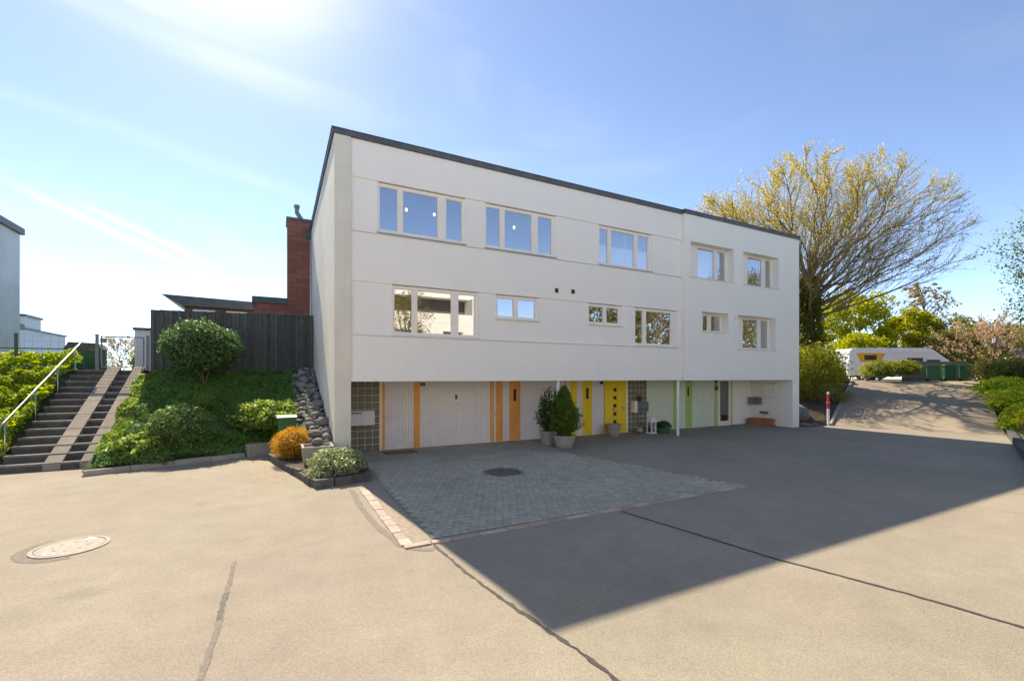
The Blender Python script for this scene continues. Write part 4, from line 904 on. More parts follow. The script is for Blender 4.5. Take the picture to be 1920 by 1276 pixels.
# clipped conifer in a wide pot
CT = thing('potted_conifer', (6.62, -.28, 0), 'bright green cone-shaped conifer in a wide grey pot', 'potted plant')
round_pot(CT, 6.62, -.28, .26, .37, .42, 'pot')
def cone_points(cx, cy, z0, z1, rmax, n, amp=.18, seed=2.0, peak=.28):
    P = []; D = []
    for _ in range(n):
        t_ = random.random()**.85; a = random.uniform(0, 6.283); prof = (t_/peak)**.6 if t_ < peak else ((1-t_)/(1-peak))**.72
        f = 1+amp*noise.noise(Vector((math.cos(a)*1.6, math.sin(a)*1.6, t_*5+seed)))+amp*.8*noise.noise(Vector((math.cos(a)*4, math.sin(a)*4, t_*12+seed)))
        r_ = rmax*prof*f*(1-.55*random.random()**1.5)*(1+.45*random.random() if random.random() < .14 else 1)+.02; P.append((cx+r_*math.cos(a), cy+r_*math.sin(a), z0+(z1-z0)*t_)); D.append((math.cos(a), math.sin(a), .5))
    return np.array(P), np.array(D)
P, D = cone_points(6.62, -.28, .40, 2.02, .50, 15000, .5); leaves('foliage', P, .085, 'l_conifer', CT, D, .6, .28, skew=(0, 0, .8))
MB().frustum([(6.62, -.28, .42, .22, .22), (6.62, -.28, .9, .27, .27), (6.62, -.28, 1.4, .12, .12), (6.62, -.28, 1.75, .02, .02)], 12).build('dark_core', 'bank', CT); MB().tube([(6.62, -.28, .35), (6.62, -.28, 1.9)], [.03, .008], 6).build('stem', 'bark', CT)  # added dark filler inside the foliage, then the stem
# glossy laurel in a grey pot behind it
LT = thing('potted_laurel', (6.50, .55, 0), 'dark glossy leafy shrub in a grey pot behind the conifer', 'potted plant')
round_pot(LT, 6.50, .55, .20, .27, .48, 'pot')
mb = MB()
P = []
for k in range(26):
    a = random.uniform(0, 6.283); h = random.uniform(.6, 1.55); r_ = random.uniform(.08, .44); b0 = Vector((6.50, .55, .42)); b2 = Vector((6.50+r_*math.cos(a), .55+r_*math.sin(a), .45+h)); b1 = (b0+b2)/2+Vector((.1*math.cos(a), .1*math.sin(a), -.05))
    mb.tube([b0, b1, b2], [.012, .009, .004], 5)
    for q in range(70):
        u_ = random.random()**.7; p = b0.lerp(b1, u_*2) if u_ < .5 else b1.lerp(b2, u_*2-1); P.append(tuple(p+Vector((random.gauss(0, .055), random.gauss(0, .055), random.gauss(0, .05)))))
mb.build('stem', 'bark', LT); leaves('foliage', P, .105, 'l_dark', LT, None, 0, .42)
BT = thing('grey_tub', (10.10, 1.40, 0), 'empty fluted grey tub before the yellow front door', 'planter')
mb = MB(); n = 32
prof = [(0, .20), (.03, .22), (.30, .285), (.38, .30), (.42, .32), (.46, .32), (.46, .27), (.40, .255)]
for z, r_ in prof:
    for k in range(n):
        q = r_*(1+(.035 if (k % 2 and .02 < z < .38) else 0)); mb.v.append((10.10+q*math.cos(6.2832*k/n), 1.40+q*math.sin(6.2832*k/n), z))
for j in range(len(prof)-1):
    for k in range(n): mb.f.append((j*n+k, j*n+(k+1) % n, (j+1)*n+(k+1) % n, (j+1)*n+k))
mb.build('tub', 'pot', BT); MB().frustum([(10.10, 1.40, .38, .255, .255), (10.10, 1.40, .41, .255, .255)], 24).build('soil', 'soil', BT)
# thin decorative stake in the tub
o = MB(); o.tube([(10.12, 1.42, .4), (10.12, 1.42, 1.02)], .006, 5); o.v += []; o.frustum([(10.12, 1.42, 1.0, .015, .015), (10.12, 1.42, 1.05, .05, .05), (10.12, 1.42, 1.08, .01, .01)], 8)
tag(o.build('garden_stake', 'wood'), 'thin metal garden stake standing in the grey tub', 'stake')
LN = thing('lantern', (11.98, 1.25, 0), 'white house-shaped lantern between the stone ball and green bowl', 'lantern')
lx, ly = 11.98, 1.25
mb = MB(); mb.box(lx-.15, lx+.15, ly-.15, ly+.15, 0, .05); mb.box(lx-.14, lx+.14, ly-.14, ly+.14, .46, .50)
for sx in (-1, 1):
    for sy in (-1, 1): mb.box(lx+sx*.12-.018, lx+sx*.12+.018, ly+sy*.12-.018, ly+sy*.12+.018, .05, .46)
    mb.box(lx+sx*.045-.008, lx+sx*.045+.008, ly-.13, ly-.12, .05, .46)
mb.box(lx-.10, lx+.10, ly-.131, ly-.119, .24, .26); mb.build('frame', 'white', LN)
MB().box(lx-.10, lx+.10, ly-.10, ly+.10, .05, .46).build('lantern_glass', 'glass_dark', LN)
mb = MB(); mb.v = [(lx-.18, ly-.18, .50), (lx+.18, ly-.18, .50), (lx+.18, ly+.18, .50), (lx-.18, ly+.18, .50), (lx-.03, ly-.03, .68), (lx+.03, ly-.03, .68), (lx+.03, ly+.03, .68), (lx-.03, ly+.03, .68)]
mb.f = [(0, 3, 2, 1), (4, 5, 6, 7), (0, 1, 5, 4), (1, 2, 6, 5), (2, 3, 7, 6), (3, 0, 4, 7)]; mb.build('lantern_roof', 'white', LN); MB().tube([(lx-.03, ly, .68), (lx, ly, .73), (lx+.03, ly, .68)], .006, 5).build('ring', 'galv', LN)
SBL = stone_mesh(.2, 'stone_ball', .05, 'concrete', 3); o = bpy.data.objects.new('stone_ball', SBL); COL.objects.link(o); o.location = (11.55, 1.45, .13); o.scale = (.14, .14, .13); tag(o, 'round pale stone ball on the ground left of the lantern', 'ball')
BW = thing('green_bowl', (12.45, 1.05, 0), 'low green bowl with leafy plant beside the pale garage door', 'potted plant')
round_pot(BW, 12.45, 1.05, .22, .29, .22, 'greenlid'); P, D = bush_points((12.45, 1.05, .30), (.28, .28, .18), 900, .25, 2.5, 3.0, -.2); leaves('foliage', P, .09, 'l_dark', BW, D, .5, .5)
o = thing('twig_figure', (11.80, 1.75, 1.28), 'small brown twig figure on the grey mailbox', 'ornament')
P, D = bush_points((11.80, 1.75, 1.42), (.12, .10, .15), 260, .4, 3.0, 5.0, -1); leaves('body', P, .07, 'l_red', o, D, .3, .2); MB().tube([(11.80, 1.75, 1.28), (11.80, 1.75, 1.5)], .02, 6).build('stem', 'bark', o)
# terracotta trough in the right recess with name board and terracotta head
TT = thing('terracotta_trough', (18.6, 1.0, 0), 'long terracotta plant trough against the right recess wall', 'planter')
def trough(cx, cy, l, w, h):
    mb = MB(); R_ = []
    for (a, z) in ((.86, 0), (.97, h-.06), (1.03, h-.06), (1.03, h), (.9, h), (.88, h-.05)):
        R_ += [(cx-w/2*a, cy-l/2*a, z), (cx+w/2*a, cy-l/2*a, z), (cx+w/2*a, cy+l/2*a, z), (cx-w/2*a, cy+l/2*a, z)]
    mb.v = R_
    for j in range(5):
        for k in range(4): mb.f.append((j*4+k, j*4+(k+1) % 4, j*4+4+(k+1) % 4, j*4+4+k))
    return mb
trough(19.04, 1.12, 1.05, .36, .34).build('trough', 'terracotta', TT, bevel=.012); MB().box(18.9, 19.18, .67, 1.57, .24, .295).build('soil', 'soil', TT)
NB = thing('name_sign', (19.06, 1.05, .3), 'small grey sign board on a stick in the terracotta trough', 'sign')
MB().tube([(19.06, 1.05, .25), (19.06, 1.05, .56)], .007, 5).build('stick', 'wood', NB); MB().box(19.05, 19.07, .84, 1.28, .555, .68).build('board', 'galv', NB, bevel=.01)
TH = thing('clay_figure', (18.95, 1.72, 0), 'small squat clay figure left of the terracotta trough', 'figurine')
MB().frustum([(18.93, 1.74, 0, .11, .11), (18.93, 1.74, .06, .13, .13), (18.93, 1.74, .14, .08, .08)], 14).build('base', 'terracotta', TH, smooth=True); MB().frustum([(18.93, 1.74, .14, .06, .06), (18.93, 1.74, .2, .11, .11), (18.93, 1.74, .28, .10, .10), (18.93, 1.74, .33, .03, .03)], 14).build('head', 'wood', TH, smooth=True)
o = bpy.data.objects.new('white_pebble', SM[2]); COL.objects.link(o); o.location = (18.98, .48, .05); o.scale = (.06, .05, .06); tag(o, 'small stone at the right end of the terracotta trough', 'stone')

# ================================================================== RIGHT SIDE
MP = thing('marker_post', (21.75, -.55, 0), 'red and white striped marker post at the foot of the ramp', 'post')
mx, my = 21.72, -.42
MB().frustum([(mx, my, 0, .055, .055), (mx, my, .80, .055, .055)], 14).build('white_section', 'white', MP); MB().frustum([(mx, my, .802, .056, .056), (mx, my, 1.50, .056, .056)], 14).build('red_section', 'red', MP); MB().frustum([(mx, my, 1.502, .055, .055), (mx, my, 1.58, .05, .05), (mx, my, 1.60, .02, .02)], 14).build('tip', 'white', MP)
MB().box(mx-.16, mx+.16, my-.015, my+.015, 1.09, 1.12).build('cross_bar', 'white', MP)
RW = [stone_mesh(k*2.1+9, 'boulder', .5, 'rock') for k in range(4)]
bl = ['big dark rounded boulder beside the house corner', 'pale rough boulder above the dark boulder at the house corner', 'lichen grey boulder leaning on the house corner', 'small boulder between the marker post and dark boulder', 'flat rock at the foot of the house corner', 'small pale rock beside the flat rock at the house corner', 'dark stone at the top of the ramp beside the bushes']
for k, (x, y, z, r_, fl) in enumerate(((20.75, .55, .42, .62, .95), (20.5, 1.5, 1.05, .72, .8), (20.15, .75, .75, .40, 1.0), (21.35, .75, .45, .40, .8), (20.25, -.15, .06, .30, .4), (20.75, -.35, .05, .20, .6), (31.3, 3.8, 2.2, .45, .8))):
    o = bpy.data.objects.new('boulder', RW[k % 4]); COL.objects.link(o); o.location = (x, y, z); o.scale = (r_, r_*.85, r_*fl); o.rotation_euler = (0, 0, k*1.3); tag(o, bl[k], 'boulder', 'boulders at the house corner')
# upper yard
wheelie_bin(35.55, .62, 2.046, R(25), 1.0, 'green wheelie bin next to the wooden screen, left of the three', 'wheelie bins on the upper yard')
wheelie_bin(36.45, .12, 2.046, R(35), 1.02, 'green wheelie bin in the middle of the three', 'wheelie bins on the upper yard')
wheelie_bin(37.9, -.20, 2.046, R(20), 1.02, 'green wheelie bin half hidden by the yew bush', 'wheelie bins on the upper yard')
SC = thing('wooden_screen', (38, 2.4, 2.046), 'grey wooden screen on a post beside the wheelie bins', 'screen')
a0 = Vector((36.6, 2.6, 2.05)); a1 = Vector((40.6, .5, 2.05)); dd = (a1-a0); ang = math.atan2(dd.y, dd.x)
for k in range(20):
    p = a0+dd*(k/20); o = MB().box(0, dd.length/20-.015, -.02, .02, 0, 1.35).build('slat', 'wood', SC, loc=tuple(p-Vector(WP[SC.name]))); o.rotation_euler = (0, 0, ang)
MB().box(35.98, 36.08, 2.3, 2.4, 2.046, 3.45).build('post', 'wood', SC)
BN = thing('log_bench', (34.3, 2.4, 2.046), 'low wooden beam bench under the spreading juniper', 'bench')
o = MB().box(-1.9, 1.9, -.12, .12, .28, .38).build('beam', 'wood', BN, loc=(0.4, .1, 0)); o.rotation_euler = (0, 0, R(-27)); o = MB().box(-1.7, -1.5, -.1, .1, 0, .279).build('leg', 'wood', BN, loc=(.4, .1, 0)); o.rotation_euler = (0, 0, R(-27)); o = MB().box(1.5, 1.7, -.1, .1, 0, .279).build('leg', 'wood', BN, loc=(.4, .1, 0)); o.rotation_euler = (0, 0, R(-27))
# motorhome
RV = thing('motorhome', (39.8, 7.4, 2.046), 'white motorhome with amber decal parked behind the juniper', 'motorhome'); RV.rotation_euler = (0, 0, R(-27.5)); WP[RV.name] = (0, 0, 0)
mb = MB(); mb.prism([(0, .42), (8.6, .42), (9.0, .75), (8.85, 1.15), (8.0, 1.75), (6.9, 2.52), (6.6, 2.62), (.25, 2.62), (0, 2.4)], 'y', 0, 2.25); body = mb.build('body', 'rv', RV, bevel=.06)
sub(MB().box(.95, 2.3, -.012, -.001, 1.65, 2.2), 'window_frame', 'amber', body)
sub(MB().prism([(.55, 2.2), (.95, 1.5), (2.5, 1.5), (2.95, 2.2), (2.6, 2.25), (.7, 2.25)], 'y', -.008, -.0015), 'amber_decal', 'amber', body)
sub(MB().box(1.2, 2.2, -.02, -.0125, 1.68, 2.08), 'window', 'dark', body); sub(MB().box(.35, 2.4, -.006, -.0015, .75, 1.35), 'locker_door', 'whitewall', body); sub(MB().box(6.3, 7.4, -.012, -.0015, 1.0, 1.7), 'cab_window', 'dark', body); sub(MB().box(3.4, 6.3, -.10, -.0015, 2.35, 2.5), 'awning_case', 'white', body); sub(MB().box(4.7, 6.0, -.012, -.0015, 1.5, 1.85), 'side_window', 'dark', body)
for x in (1.9, 7.2):
    mb = MB().frustum([(0, 0, -.11, .34, .34), (0, 0, .11, .34, .34)], 20); mb.v = [(x+v[0], .15+v[2], .34+v[1]) for v in mb.v]; w_ = mb.build('wheel', 'rubber', RV)
mb = MB(); mb.box(.5, 6.4, .1, .14, 2.66, 2.69); mb.box(.5, 6.4, 2.1, 2.14, 2.66, 2.69)
for x in (.6, 2.5, 4.4, 6.3): mb.box(x, x+.05, .1, .14, 2.60, 2.66)
mb.build('roof_rail', 'white', RV); mb = MB()
for z in (1.0, 1.35, 1.7): mb.tube([(-.12, .25, z), (-.12, .65, z)], .02, 6)
for y in (.25, .65): mb.tube([(-.01, y, .6), (-.12, y, .7), (-.12, y, 1.8), (-.01, y, 1.9)], .02, 6)
mb.build('bike_carrier', 'white', RV); mb = MB()
for k in range(5): mb.box(-.03, -.012, .08, .16, .55+k*.16, .63+k*.16)
mb.build('rear_light', 'red', RV)
LPST = thing('chimney_pot_lamp', (42.6, -1.4, 2.05), 'small grey hooded lamp post behind the yew bush', 'lamp')
MB().frustum([(42.6, -1.4, 2.05, .08, .08), (42.6, -1.4, 3.7, .08, .08)], 10).build('pole', 'galv', LPST); MB().frustum([(42.6, -1.4, 3.7, .22, .22), (42.6, -1.4, 4.15, .22, .22), (42.6, -1.4, 4.3, .12, .12)], 12).build('hood', 'galv', LPST)

# ================================================================== TREES
CR = Vector((.8873, -.4611, 0)); CD = Vector((.4611, .8873, 0))
def bare_tree(name, base, label, trunk_r, trunk_h, limbs, leafmat_, leafsize, nleaf, env, seed, h0=.22, twigs=6, secs=9, topbias=1.0, lean=(0, 0), elev=(20, 78), group=None, cat='tree', leafmat2=None, ivy=0, thin=1.0, droop=0.0, mats=('bark', 'twig')):
    """tapered trunk, sweeping limbs, side branches and twigs reaching an uneven envelope; env = (side radius -, side radius +, depth radius, top) """
    rnd = random.Random(seed); base = Vector(base); t_ = thing(name, tuple(base), label, cat, group)
    tk = MB(); br = MB(); LP = []; LP2 = []
    tp = [base+Vector((lean[0]*k/8+.08*math.sin(k*1.9+seed), lean[1]*k/8+.08*math.cos(k*1.3+seed), trunk_h*k/8)) for k in range(9)]
    tk.tube([base-Vector((0, 0, .3))]+tp, [trunk_r*1.45]+[trunk_r*(1-.10*k)**1.15 if k < 9 else .04 for k in range(9)], 10)
    for i in range(limbs):
        u_ = (i+.5)/limbs; h = h0+(1-h0)*u_**.9; k = min(7, int(h*8)); s0 = tp[k].lerp(tp[k+1], h*8-k)
        az = i*2.39996+rnd.uniform(-.3, .3); el = R(elev[0]+(elev[1]-elev[0])*u_**1.15+rnd.uniform(-9, 9))
        cs = math.cos(az); horiz = (CR*cs+CD*math.sin(az))
        side = env[1] if cs > 0 else env[0]; rad = math.hypot(side*cs, env[2]*math.sin(az))/max(.05, math.hypot(cs, math.sin(az)))
        # reach to an ellipsoid envelope whose centre is at trunk mid height
        d = (horiz*math.cos(el)+Vector((0, 0, math.sin(el)))).normalized()
        zr = env[3]-(s0.z-base.z); L_ = ((math.cos(el)/rad)**2.7+(math.sin(el)/max(1.0, zr))**2.7)**(-1/2.7)*rnd.uniform(.78, 1.02)
        pts = [s0]; p = s0.copy(); dv = (d+horiz*.18).normalized(); n = 7
        for q in range(n):
            dv = (dv+Vector((rnd.uniform(-.10, .10), rnd.uniform(-.10, .10), .045-droop*q/n+rnd.uniform(-.06, .06)))).normalized(); p = p+dv*L_/n; pts.append(p.copy())
        r0 = trunk_r*(.30-.14*u_)*thin; br.tube(pts, [r0*(1-.88*q/n) for q in range(n+1)], 5)
        for s_ in range(secs):
            f = .18+.80*(s_+rnd.random())/secs; q = min(n-1, int(f*n)); b0 = pts[q].lerp(pts[q+1], f*n-q); ax = (pts[q+1]-pts[q]).normalized()
            sd = Vector((rnd.gauss(0, 1), rnd.gauss(0, 1), rnd.gauss(.25-droop, .7))); sd = (sd-ax*sd.dot(ax)).normalized(); dv = (ax+sd*rnd.uniform(.30, .62)).normalized(); l2 = L_*rnd.uniform(.20, .36)*(1.2-.5*f)
            sp = [b0]; p = b0.copy()
            for w in range(4):
                dv = (dv+Vector((rnd.uniform(-.12, .12), rnd.uniform(-.12, .12), .06-droop*1.4+rnd.uniform(-.08, .08)))).normalized(); p = p+dv*l2/4; sp.append(p.copy())
            r1 = max(.010*thin, r0*.30*(1-.6*f)); br.tube(sp, [r1, r1*.8, r1*.6, r1*.42, r1*.25], 4)
            for w in range(twigs):
                g_ = .2+.8*(w+rnd.random())/twigs; v_ = min(3, int(g_*4)); c0 = sp[v_].lerp(sp[v_+1], g_*4-v_); ax2 = (sp[v_+1]-sp[v_]).normalized()
                sd = Vector((rnd.gauss(0, 1), rnd.gauss(0, 1), rnd.gauss(.25-2*droop, .7))); dv2 = (ax2+sd.normalized()*rnd.uniform(.35, .75)).normalized(); l3 = l2*rnd.uniform(.28, .55)
                c1 = c0+dv2*l3*.5; c2 = c1+(dv2+Vector((0, 0, .15-1.6*droop))).normalized()*l3*.5
                br.tube([c0, c1, c2], [r1*.42, r1*.30, r1*.12], 3)
                hgt = (c2.z-base.z)/env[3]; m_ = nleaf*max(.12, min(1, (hgt*topbias-(topbias-1)*.62)))*rnd.uniform(.4, 1.6)
                if leafmat2 and (c2-base).dot(CR) > env[1]*.28: tgt = LP2; m_ = nleaf*.55
                else: tgt = LP
                for _ in range(int(m_+rnd.random())):
                    e = rnd.random(); e = c0.lerp(c1, e*2) if e < .5 else c1.lerp(c2, e*2-1); tgt.append((e.x+rnd.gauss(0, .06), e.y+rnd.gauss(0, .06), e.z+rnd.gauss(0, .06)))
    tr = tk.build('trunk', mats[0], t_, smooth=True); b_ = br.build('branches', mats[1], t_)
    if LP: leaves('crown', LP, leafsize, leafmat_, t_, None, 0, .6)
    if LP2: leaves('crown', LP2, leafsize*.9, leafmat2, t_, None, 0, .6)
    if ivy:
        IP = []
        for _ in range(ivy):
            h = rnd.random()**.8*.62; k = min(7, int(h*8)); c = tp[k].lerp(tp[k+1], h*8-k); a = rnd.uniform(0, 6.283); r_ = trunk_r*(1.15-.6*h)+abs(rnd.gauss(0, .22))*(1+.8*noise.noise(Vector((a, h*14, 0)))); IP.append((c.x+r_*math.cos(a), c.y+r_*math.sin(a), c.z))
        leaves('ivy', IP, .16, 'l_trunkivy', t_, None, 0, .7)
    return t_
def leafy_tree(name, base, label, hgt, rx, ry, n, size, material, seed, trunk_r=.12, clumps=26, group=None, crown0=.25, cat='tree', shape=1.0):
    """trunk, limbs and a crown of many uneven leaf clumps with gaps"""
    rnd = random.Random(seed); base = Vector(base); t_ = thing(name, tuple(base), label, cat, group); br = MB(); tk = MB()
    tp = [base+Vector((.12*math.sin(k+seed), .12*math.cos(k*1.4+seed), hgt*.85*k/6)) for k in range(7)]; tk.tube([base-Vector((0, 0, .4))]+tp, [trunk_r*1.3]+[trunk_r*(1-.14*k) for k in range(7)], 8)
    P = []
    for c in range(clumps):
        a = c*2.4+rnd.uniform(-.4, .4); v_ = crown0+(1-crown0)*((c+.5)/clumps); w = math.sin(math.pi*min(1, max(.12, (v_-crown0*.6)/(1.12-crown0*.6))))**.7*rnd.uniform(.55, 1.0)*shape
        ctr = base+CR*(math.cos(a)*rx*w)+CD*(math.sin(a)*ry*w)+Vector((0, 0, hgt*v_*.96)); k = min(5, int(v_*5)); s0 = tp[k]; mid = s0.lerp(ctr, .5)+Vector((0, 0, -.05*hgt*rnd.random()))
        br.tube([s0, mid, ctr], [trunk_r*.4, trunk_r*.25, trunk_r*.08], 5); cr_ = min(rx, hgt*.5)*rnd.uniform(.26, .44); m_ = int(n/clumps*rnd.uniform(.7, 1.3))
        d = rng.normal(size=(m_, 3)); d /= np.linalg.norm(d, axis=1)[:, None]; rr_ = cr_*(rng.random(m_)**.42)*(1+.3*np.sin(d[:, 0]*5+c)*np.cos(d[:, 2]*4+c)); P.append(np.array(ctr)+d*rr_[:, None]*np.array([1, 1, .78]))
        for _ in range(5):
            e = ctr+Vector((rnd.gauss(0, 1), rnd.gauss(0, 1), rnd.gauss(.2, .8)))*cr_*.75; br.tube([ctr.lerp(mid, .3), e], [trunk_r*.09, trunk_r*.02], 3)
    tk.build('trunk', 'bark', t_, smooth=True); br.build('branches', 'twig', t_); leaves('crown', np.concatenate(P), size, material, t_, None, 0, .6); return t_
def dome_tree(base, label, seed=11, N=66):
    rnd = random.Random(seed); base = Vector(base); t_ = thing('beech_tree', tuple(base), label, 'tree'); tk = MB(); br = MB(); LP = []; LP2 = []
    C = base+CR*.1+Vector((0, 0, 9.1)); RA = (8.9, 7.0, 5.9)
    def inside(p):
        d = p-C; f = 1+.10*noise.noise(p*.35)
        return (d.dot(CR)/RA[0])**2+(d.dot(CD)/RA[1])**2+(d.z/RA[2])**2 < f*f
    tp = [base+Vector((.10*math.sin(k*1.9), .08*math.cos(k*1.3), 9.0*k/8)) for k in range(9)]
    tk.tube([base-Vector((0, 0, .4))]+tp, [.85]+[.62*(1-.10*k)**1.1 for k in range(9)], 12)
    for i in range(N):
        z = 1-1.34*(i+.5)/N; r_ = math.sqrt(max(0, 1-z*z)); az = i*2.39996+rnd.uniform(-.2, .2); k_ = rnd.choice((1.0, 1.0, .97, .8, .62))
        T = C+CR*(RA[0]*r_*math.cos(az)*k_)+CD*(RA[1]*r_*math.sin(az)*k_)+Vector((0, 0, RA[2]*z*k_))
        h = max(.30, min(.97, .30+.55*((T.z-base.z)/15.5)**1.3+rnd.uniform(-.10, .10))); q = min(7, int(h*8)); s0 = tp[q].lerp(tp[q+1], h*8-q); L_ = (T-s0).length
        ctl = s0.lerp(T, .45)+Vector((rnd.gauss(0, .09), rnd.gauss(0, .09), -.01+rnd.gauss(0, .08)))*L_; n = 9; pts = []
        for w in range(n+1):
            u_ = w/n; p = s0*(1-u_)**2+ctl*2*u_*(1-u_)+T*u_*u_; pts.append(p+Vector((noise.noise(p*.45), noise.noise(p*.45+Vector((7, 0, 0))), noise.noise(p*.45+Vector((0, 7, 0)))))*.85*u_)
        r0 = .030+.0070*L_*rnd.uniform(.6, 1.1); br.tube(pts, [r0*(1-.9*w/n)+.004 for w in range(n+1)], 5)
        for m_ in range(20):
            f = .24+.75*((m_+rnd.random())/20)**.85; q = min(n-1, int(f*n)); b0 = pts[q].lerp(pts[q+1], f*n-q); ax = (pts[q+1]-pts[q]).normalized()
            sd = Vector((rnd.gauss(0, 1), rnd.gauss(0, 1), rnd.gauss(.15, .8))); sd = (sd-ax*sd.dot(ax)).normalized(); dv = (ax+sd*rnd.uniform(.35, .85)).normalized(); l2 = (1.0+.20*L_)*rnd.uniform(.6, 1.35)*(1.1-.35*f); sp = [b0]; p = b0.copy()
            for w in range(4):
                dv = (dv+Vector((rnd.uniform(-.1, .1), rnd.uniform(-.1, .1), .07+rnd.uniform(-.07, .07)))).normalized(); p = p+dv*l2/4
                if w and not inside(p): break
                sp.append(p.copy())
            e = len(sp)-1
            if e < 1: continue
            r1 = max(.008, r0*.26*(1-.6*f)); br.tube(sp, [r1*(1-.75*w/e) for w in range(e+1)], 4)
            for w in range(8):
                g_ = .15+.85*(w+rnd.random())/8; v_ = min(e-1, int(g_*e)); c0 = sp[v_].lerp(sp[v_+1], g_*e-v_); ax2 = (sp[v_+1]-sp[v_]).normalized()
                sd = Vector((rnd.gauss(0, 1), rnd.gauss(0, 1), rnd.gauss(.2, .7))).normalized(); dv2 = (ax2+sd*rnd.uniform(.3, .7)).normalized(); l3 = rnd.uniform(.45, 1.05); c1 = c0+dv2*l3*.5; c2 = c1+(dv2+Vector((0, 0, .15))).normalized()*l3*.5
                if not inside(c1): continue
                br.tube([c0, c1, c2], [.0085, .006, .0025], 3)
                d = c2-C; top = d.z/RA[2]; right = d.dot(CR)/RA[0]; out = (d.dot(CR)/RA[0])**2+(d.dot(CD)/RA[1])**2+top**2; dens = max(0, .35+1.0*top-.35*right)*(.35+out)
                tgt = LP if top*1.1-right*.75 > -.12 else LP2; m2 = (11*dens if tgt is LP else 3.0)*rnd.uniform(.3, 1.7)
                for _ in range(int(m2+rnd.random())):
                    e_ = rnd.random(); p_ = c0.lerp(c1, e_*2) if e_ < .5 else c1.lerp(c2, e_*2-1); tgt.append((p_.x+rnd.gauss(0, .05), p_.y+rnd.gauss(0, .05), p_.z+rnd.gauss(0, .05)))
    tk.build('trunk', 'bark', t_, smooth=True); br.build('branches', 'twig', t_); leaves('crown', LP, .085, 'l_beech', t_, None, 0, .6); leaves('crown', LP2, .085, 'l_beech2', t_, None, 0, .6)
    IP = []
    for _ in range(11000):
        h = rnd.random()**.8*.80; k = min(7, int(h*8)); c = tp[k].lerp(tp[k+1], h*8-k); a_ = rnd.uniform(0, 6.283); r_ = .62*(1.15-.6*h)+abs(rnd.gauss(0, .20))*(1+.9*noise.noise(Vector((a_, h*14, 0)))); IP.append((c.x+r_*math.cos(a_), c.y+r_*math.sin(a_), c.z))
    leaves('ivy', IP, .15, 'l_trunkivy', t_, None, 0, .7)
dome_tree((29.6, 4.9, 1.7), 'great fan-shaped tree with golden spring buds behind the house')
# vegetation between house and ramp
bg_ = 'bushes between the house corner and the ramp'
for k, (c, r_, n, m_, lab) in enumerate((((24.2, 3.4, 2.5), (1.9, 1.5, 1.6), 9000, 'l_bush', 'tangled green bush close behind the house corner'), ((26.8, 3.2, 2.6), (1.7, 1.4, 1.7), 8000, 'l_bush', 'olive bush under the ivy-clad trunk'), ((28.9, 3.6, 2.8), (1.3, 1.2, 1.25), 6000, 'l_yg', 'yellow green bush beside the top of the ramp'), ((22.9, 2.7, 1.5), (1.4, .8, .8), 4600, 'l_olive', 'low twiggy ground shrub above the boulders'), ((25.6, 1.7, 1.3), (1.7, .8, .55), 4200, 'l_olive', 'low straggly cover beside the kerb of the ramp'))):
    bush('bush', c, r_, n, .14 if k < 3 else .10, m_, lab, group=bg_, amp=.42, freq=2.6, seed=k*1.9+.4, zmin=-.8, fill=.75, inner=False, stems=9)
# trees and shrubs beyond the yard
leafy_tree('yellow_green_tree', (50.0, 11.5, 2), 'tall yellow green tree behind the motorhome roof', 8.6, 3.1, 2.8, 15000, .26, 'l_yg', 3)
leafy_tree('yellow_green_tree', (55.2, 9.2, 2), 'lower yellow green tree right of the tall one behind the motorhome', 7.0, 2.6, 2.4, 11000, .26, 'l_yg', 5)
bare_tree('weeping_birch', (64.2, 11.6, 2), 'weeping birch with thin drooping twigs above the far bushes', .22, 9.6, 26, 'l_birch', .22, 4.0, (3.2, 3.4, 3, 11.6), 21, h0=.45, twigs=5, secs=7, elev=(35, 80), droop=.35, thin=1.3)
fg = 'bushes behind the upper yard'
for k, (x, y, h, rx, m_, lab) in enumerate(((46.5, 9.8, 4.2, 2.2, 'l_yg', 'low yellow bush left of the motorhome tail'), (57.5, 7.2, 6.2, 3.2, 'l_olive', 'broad olive tree in the middle of the far bushes'), (61.5, 4.6, 5.4, 3.0, 'l_olive', 'rounded olive tree right of the broad olive one'), (67, 3.5, 6.0, 3.2, 'l_olive', 'far olive tree nearest the pink cherry'), (52.5, 5.2, 4.4, 2.6, 'l_olive', 'low brown hedge behind the motorhome cab'), (71, 0, 5, 3.5, 'l_olive', 'distant olive thicket at the right edge'))):
    leafy_tree('olive_tree' if 'tree' in lab else 'far_bush', (x, y, 2), lab, h, rx, 2.2, 8000, .24, m_, 30+k, .1, 22, fg, .12)
bare_tree('cherry_tree', (42.0, -.3, 2.0), 'small bare cherry tree with pinkish buds right of the bins', .15, 2.6, 20, 'l_pink', .12, 5.0, (3.6, 4.5, 3.5, 4.4), 33, h0=.25, twigs=5, secs=8, elev=(12, 70), thin=1.0)
bare_tree('cherry_tree', (47.5, -3.4, 2.0), 'reddish budding cherry tree at the far right edge', .16, 2.6, 20, 'l_pink', .12, 5.0, (4.0, 4.5, 3.5, 4.0), 35, h0=.2, twigs=5, secs=8, elev=(12, 70), thin=1.0)
leafy_tree('fresh_green_tree', (32.5, -6.5, 1.2), 'green leafing tree reaching in from the right edge', 10.4, 3.0, 3.4, 9000, .13, 'l_fresh', 44, .16, 34, None, .40)
bush('yew_bush', (35.6, -2.65, 2.62), (1.9, 1.3, .80), 10000, .13, 'l_yew', 'dark spreading yew bush right of the wheelie bins', amp=.35, freq=2.6, seed=3.3, zmin=-.8, aspect=.3, fill=.6)
JN = 'l_juniper'
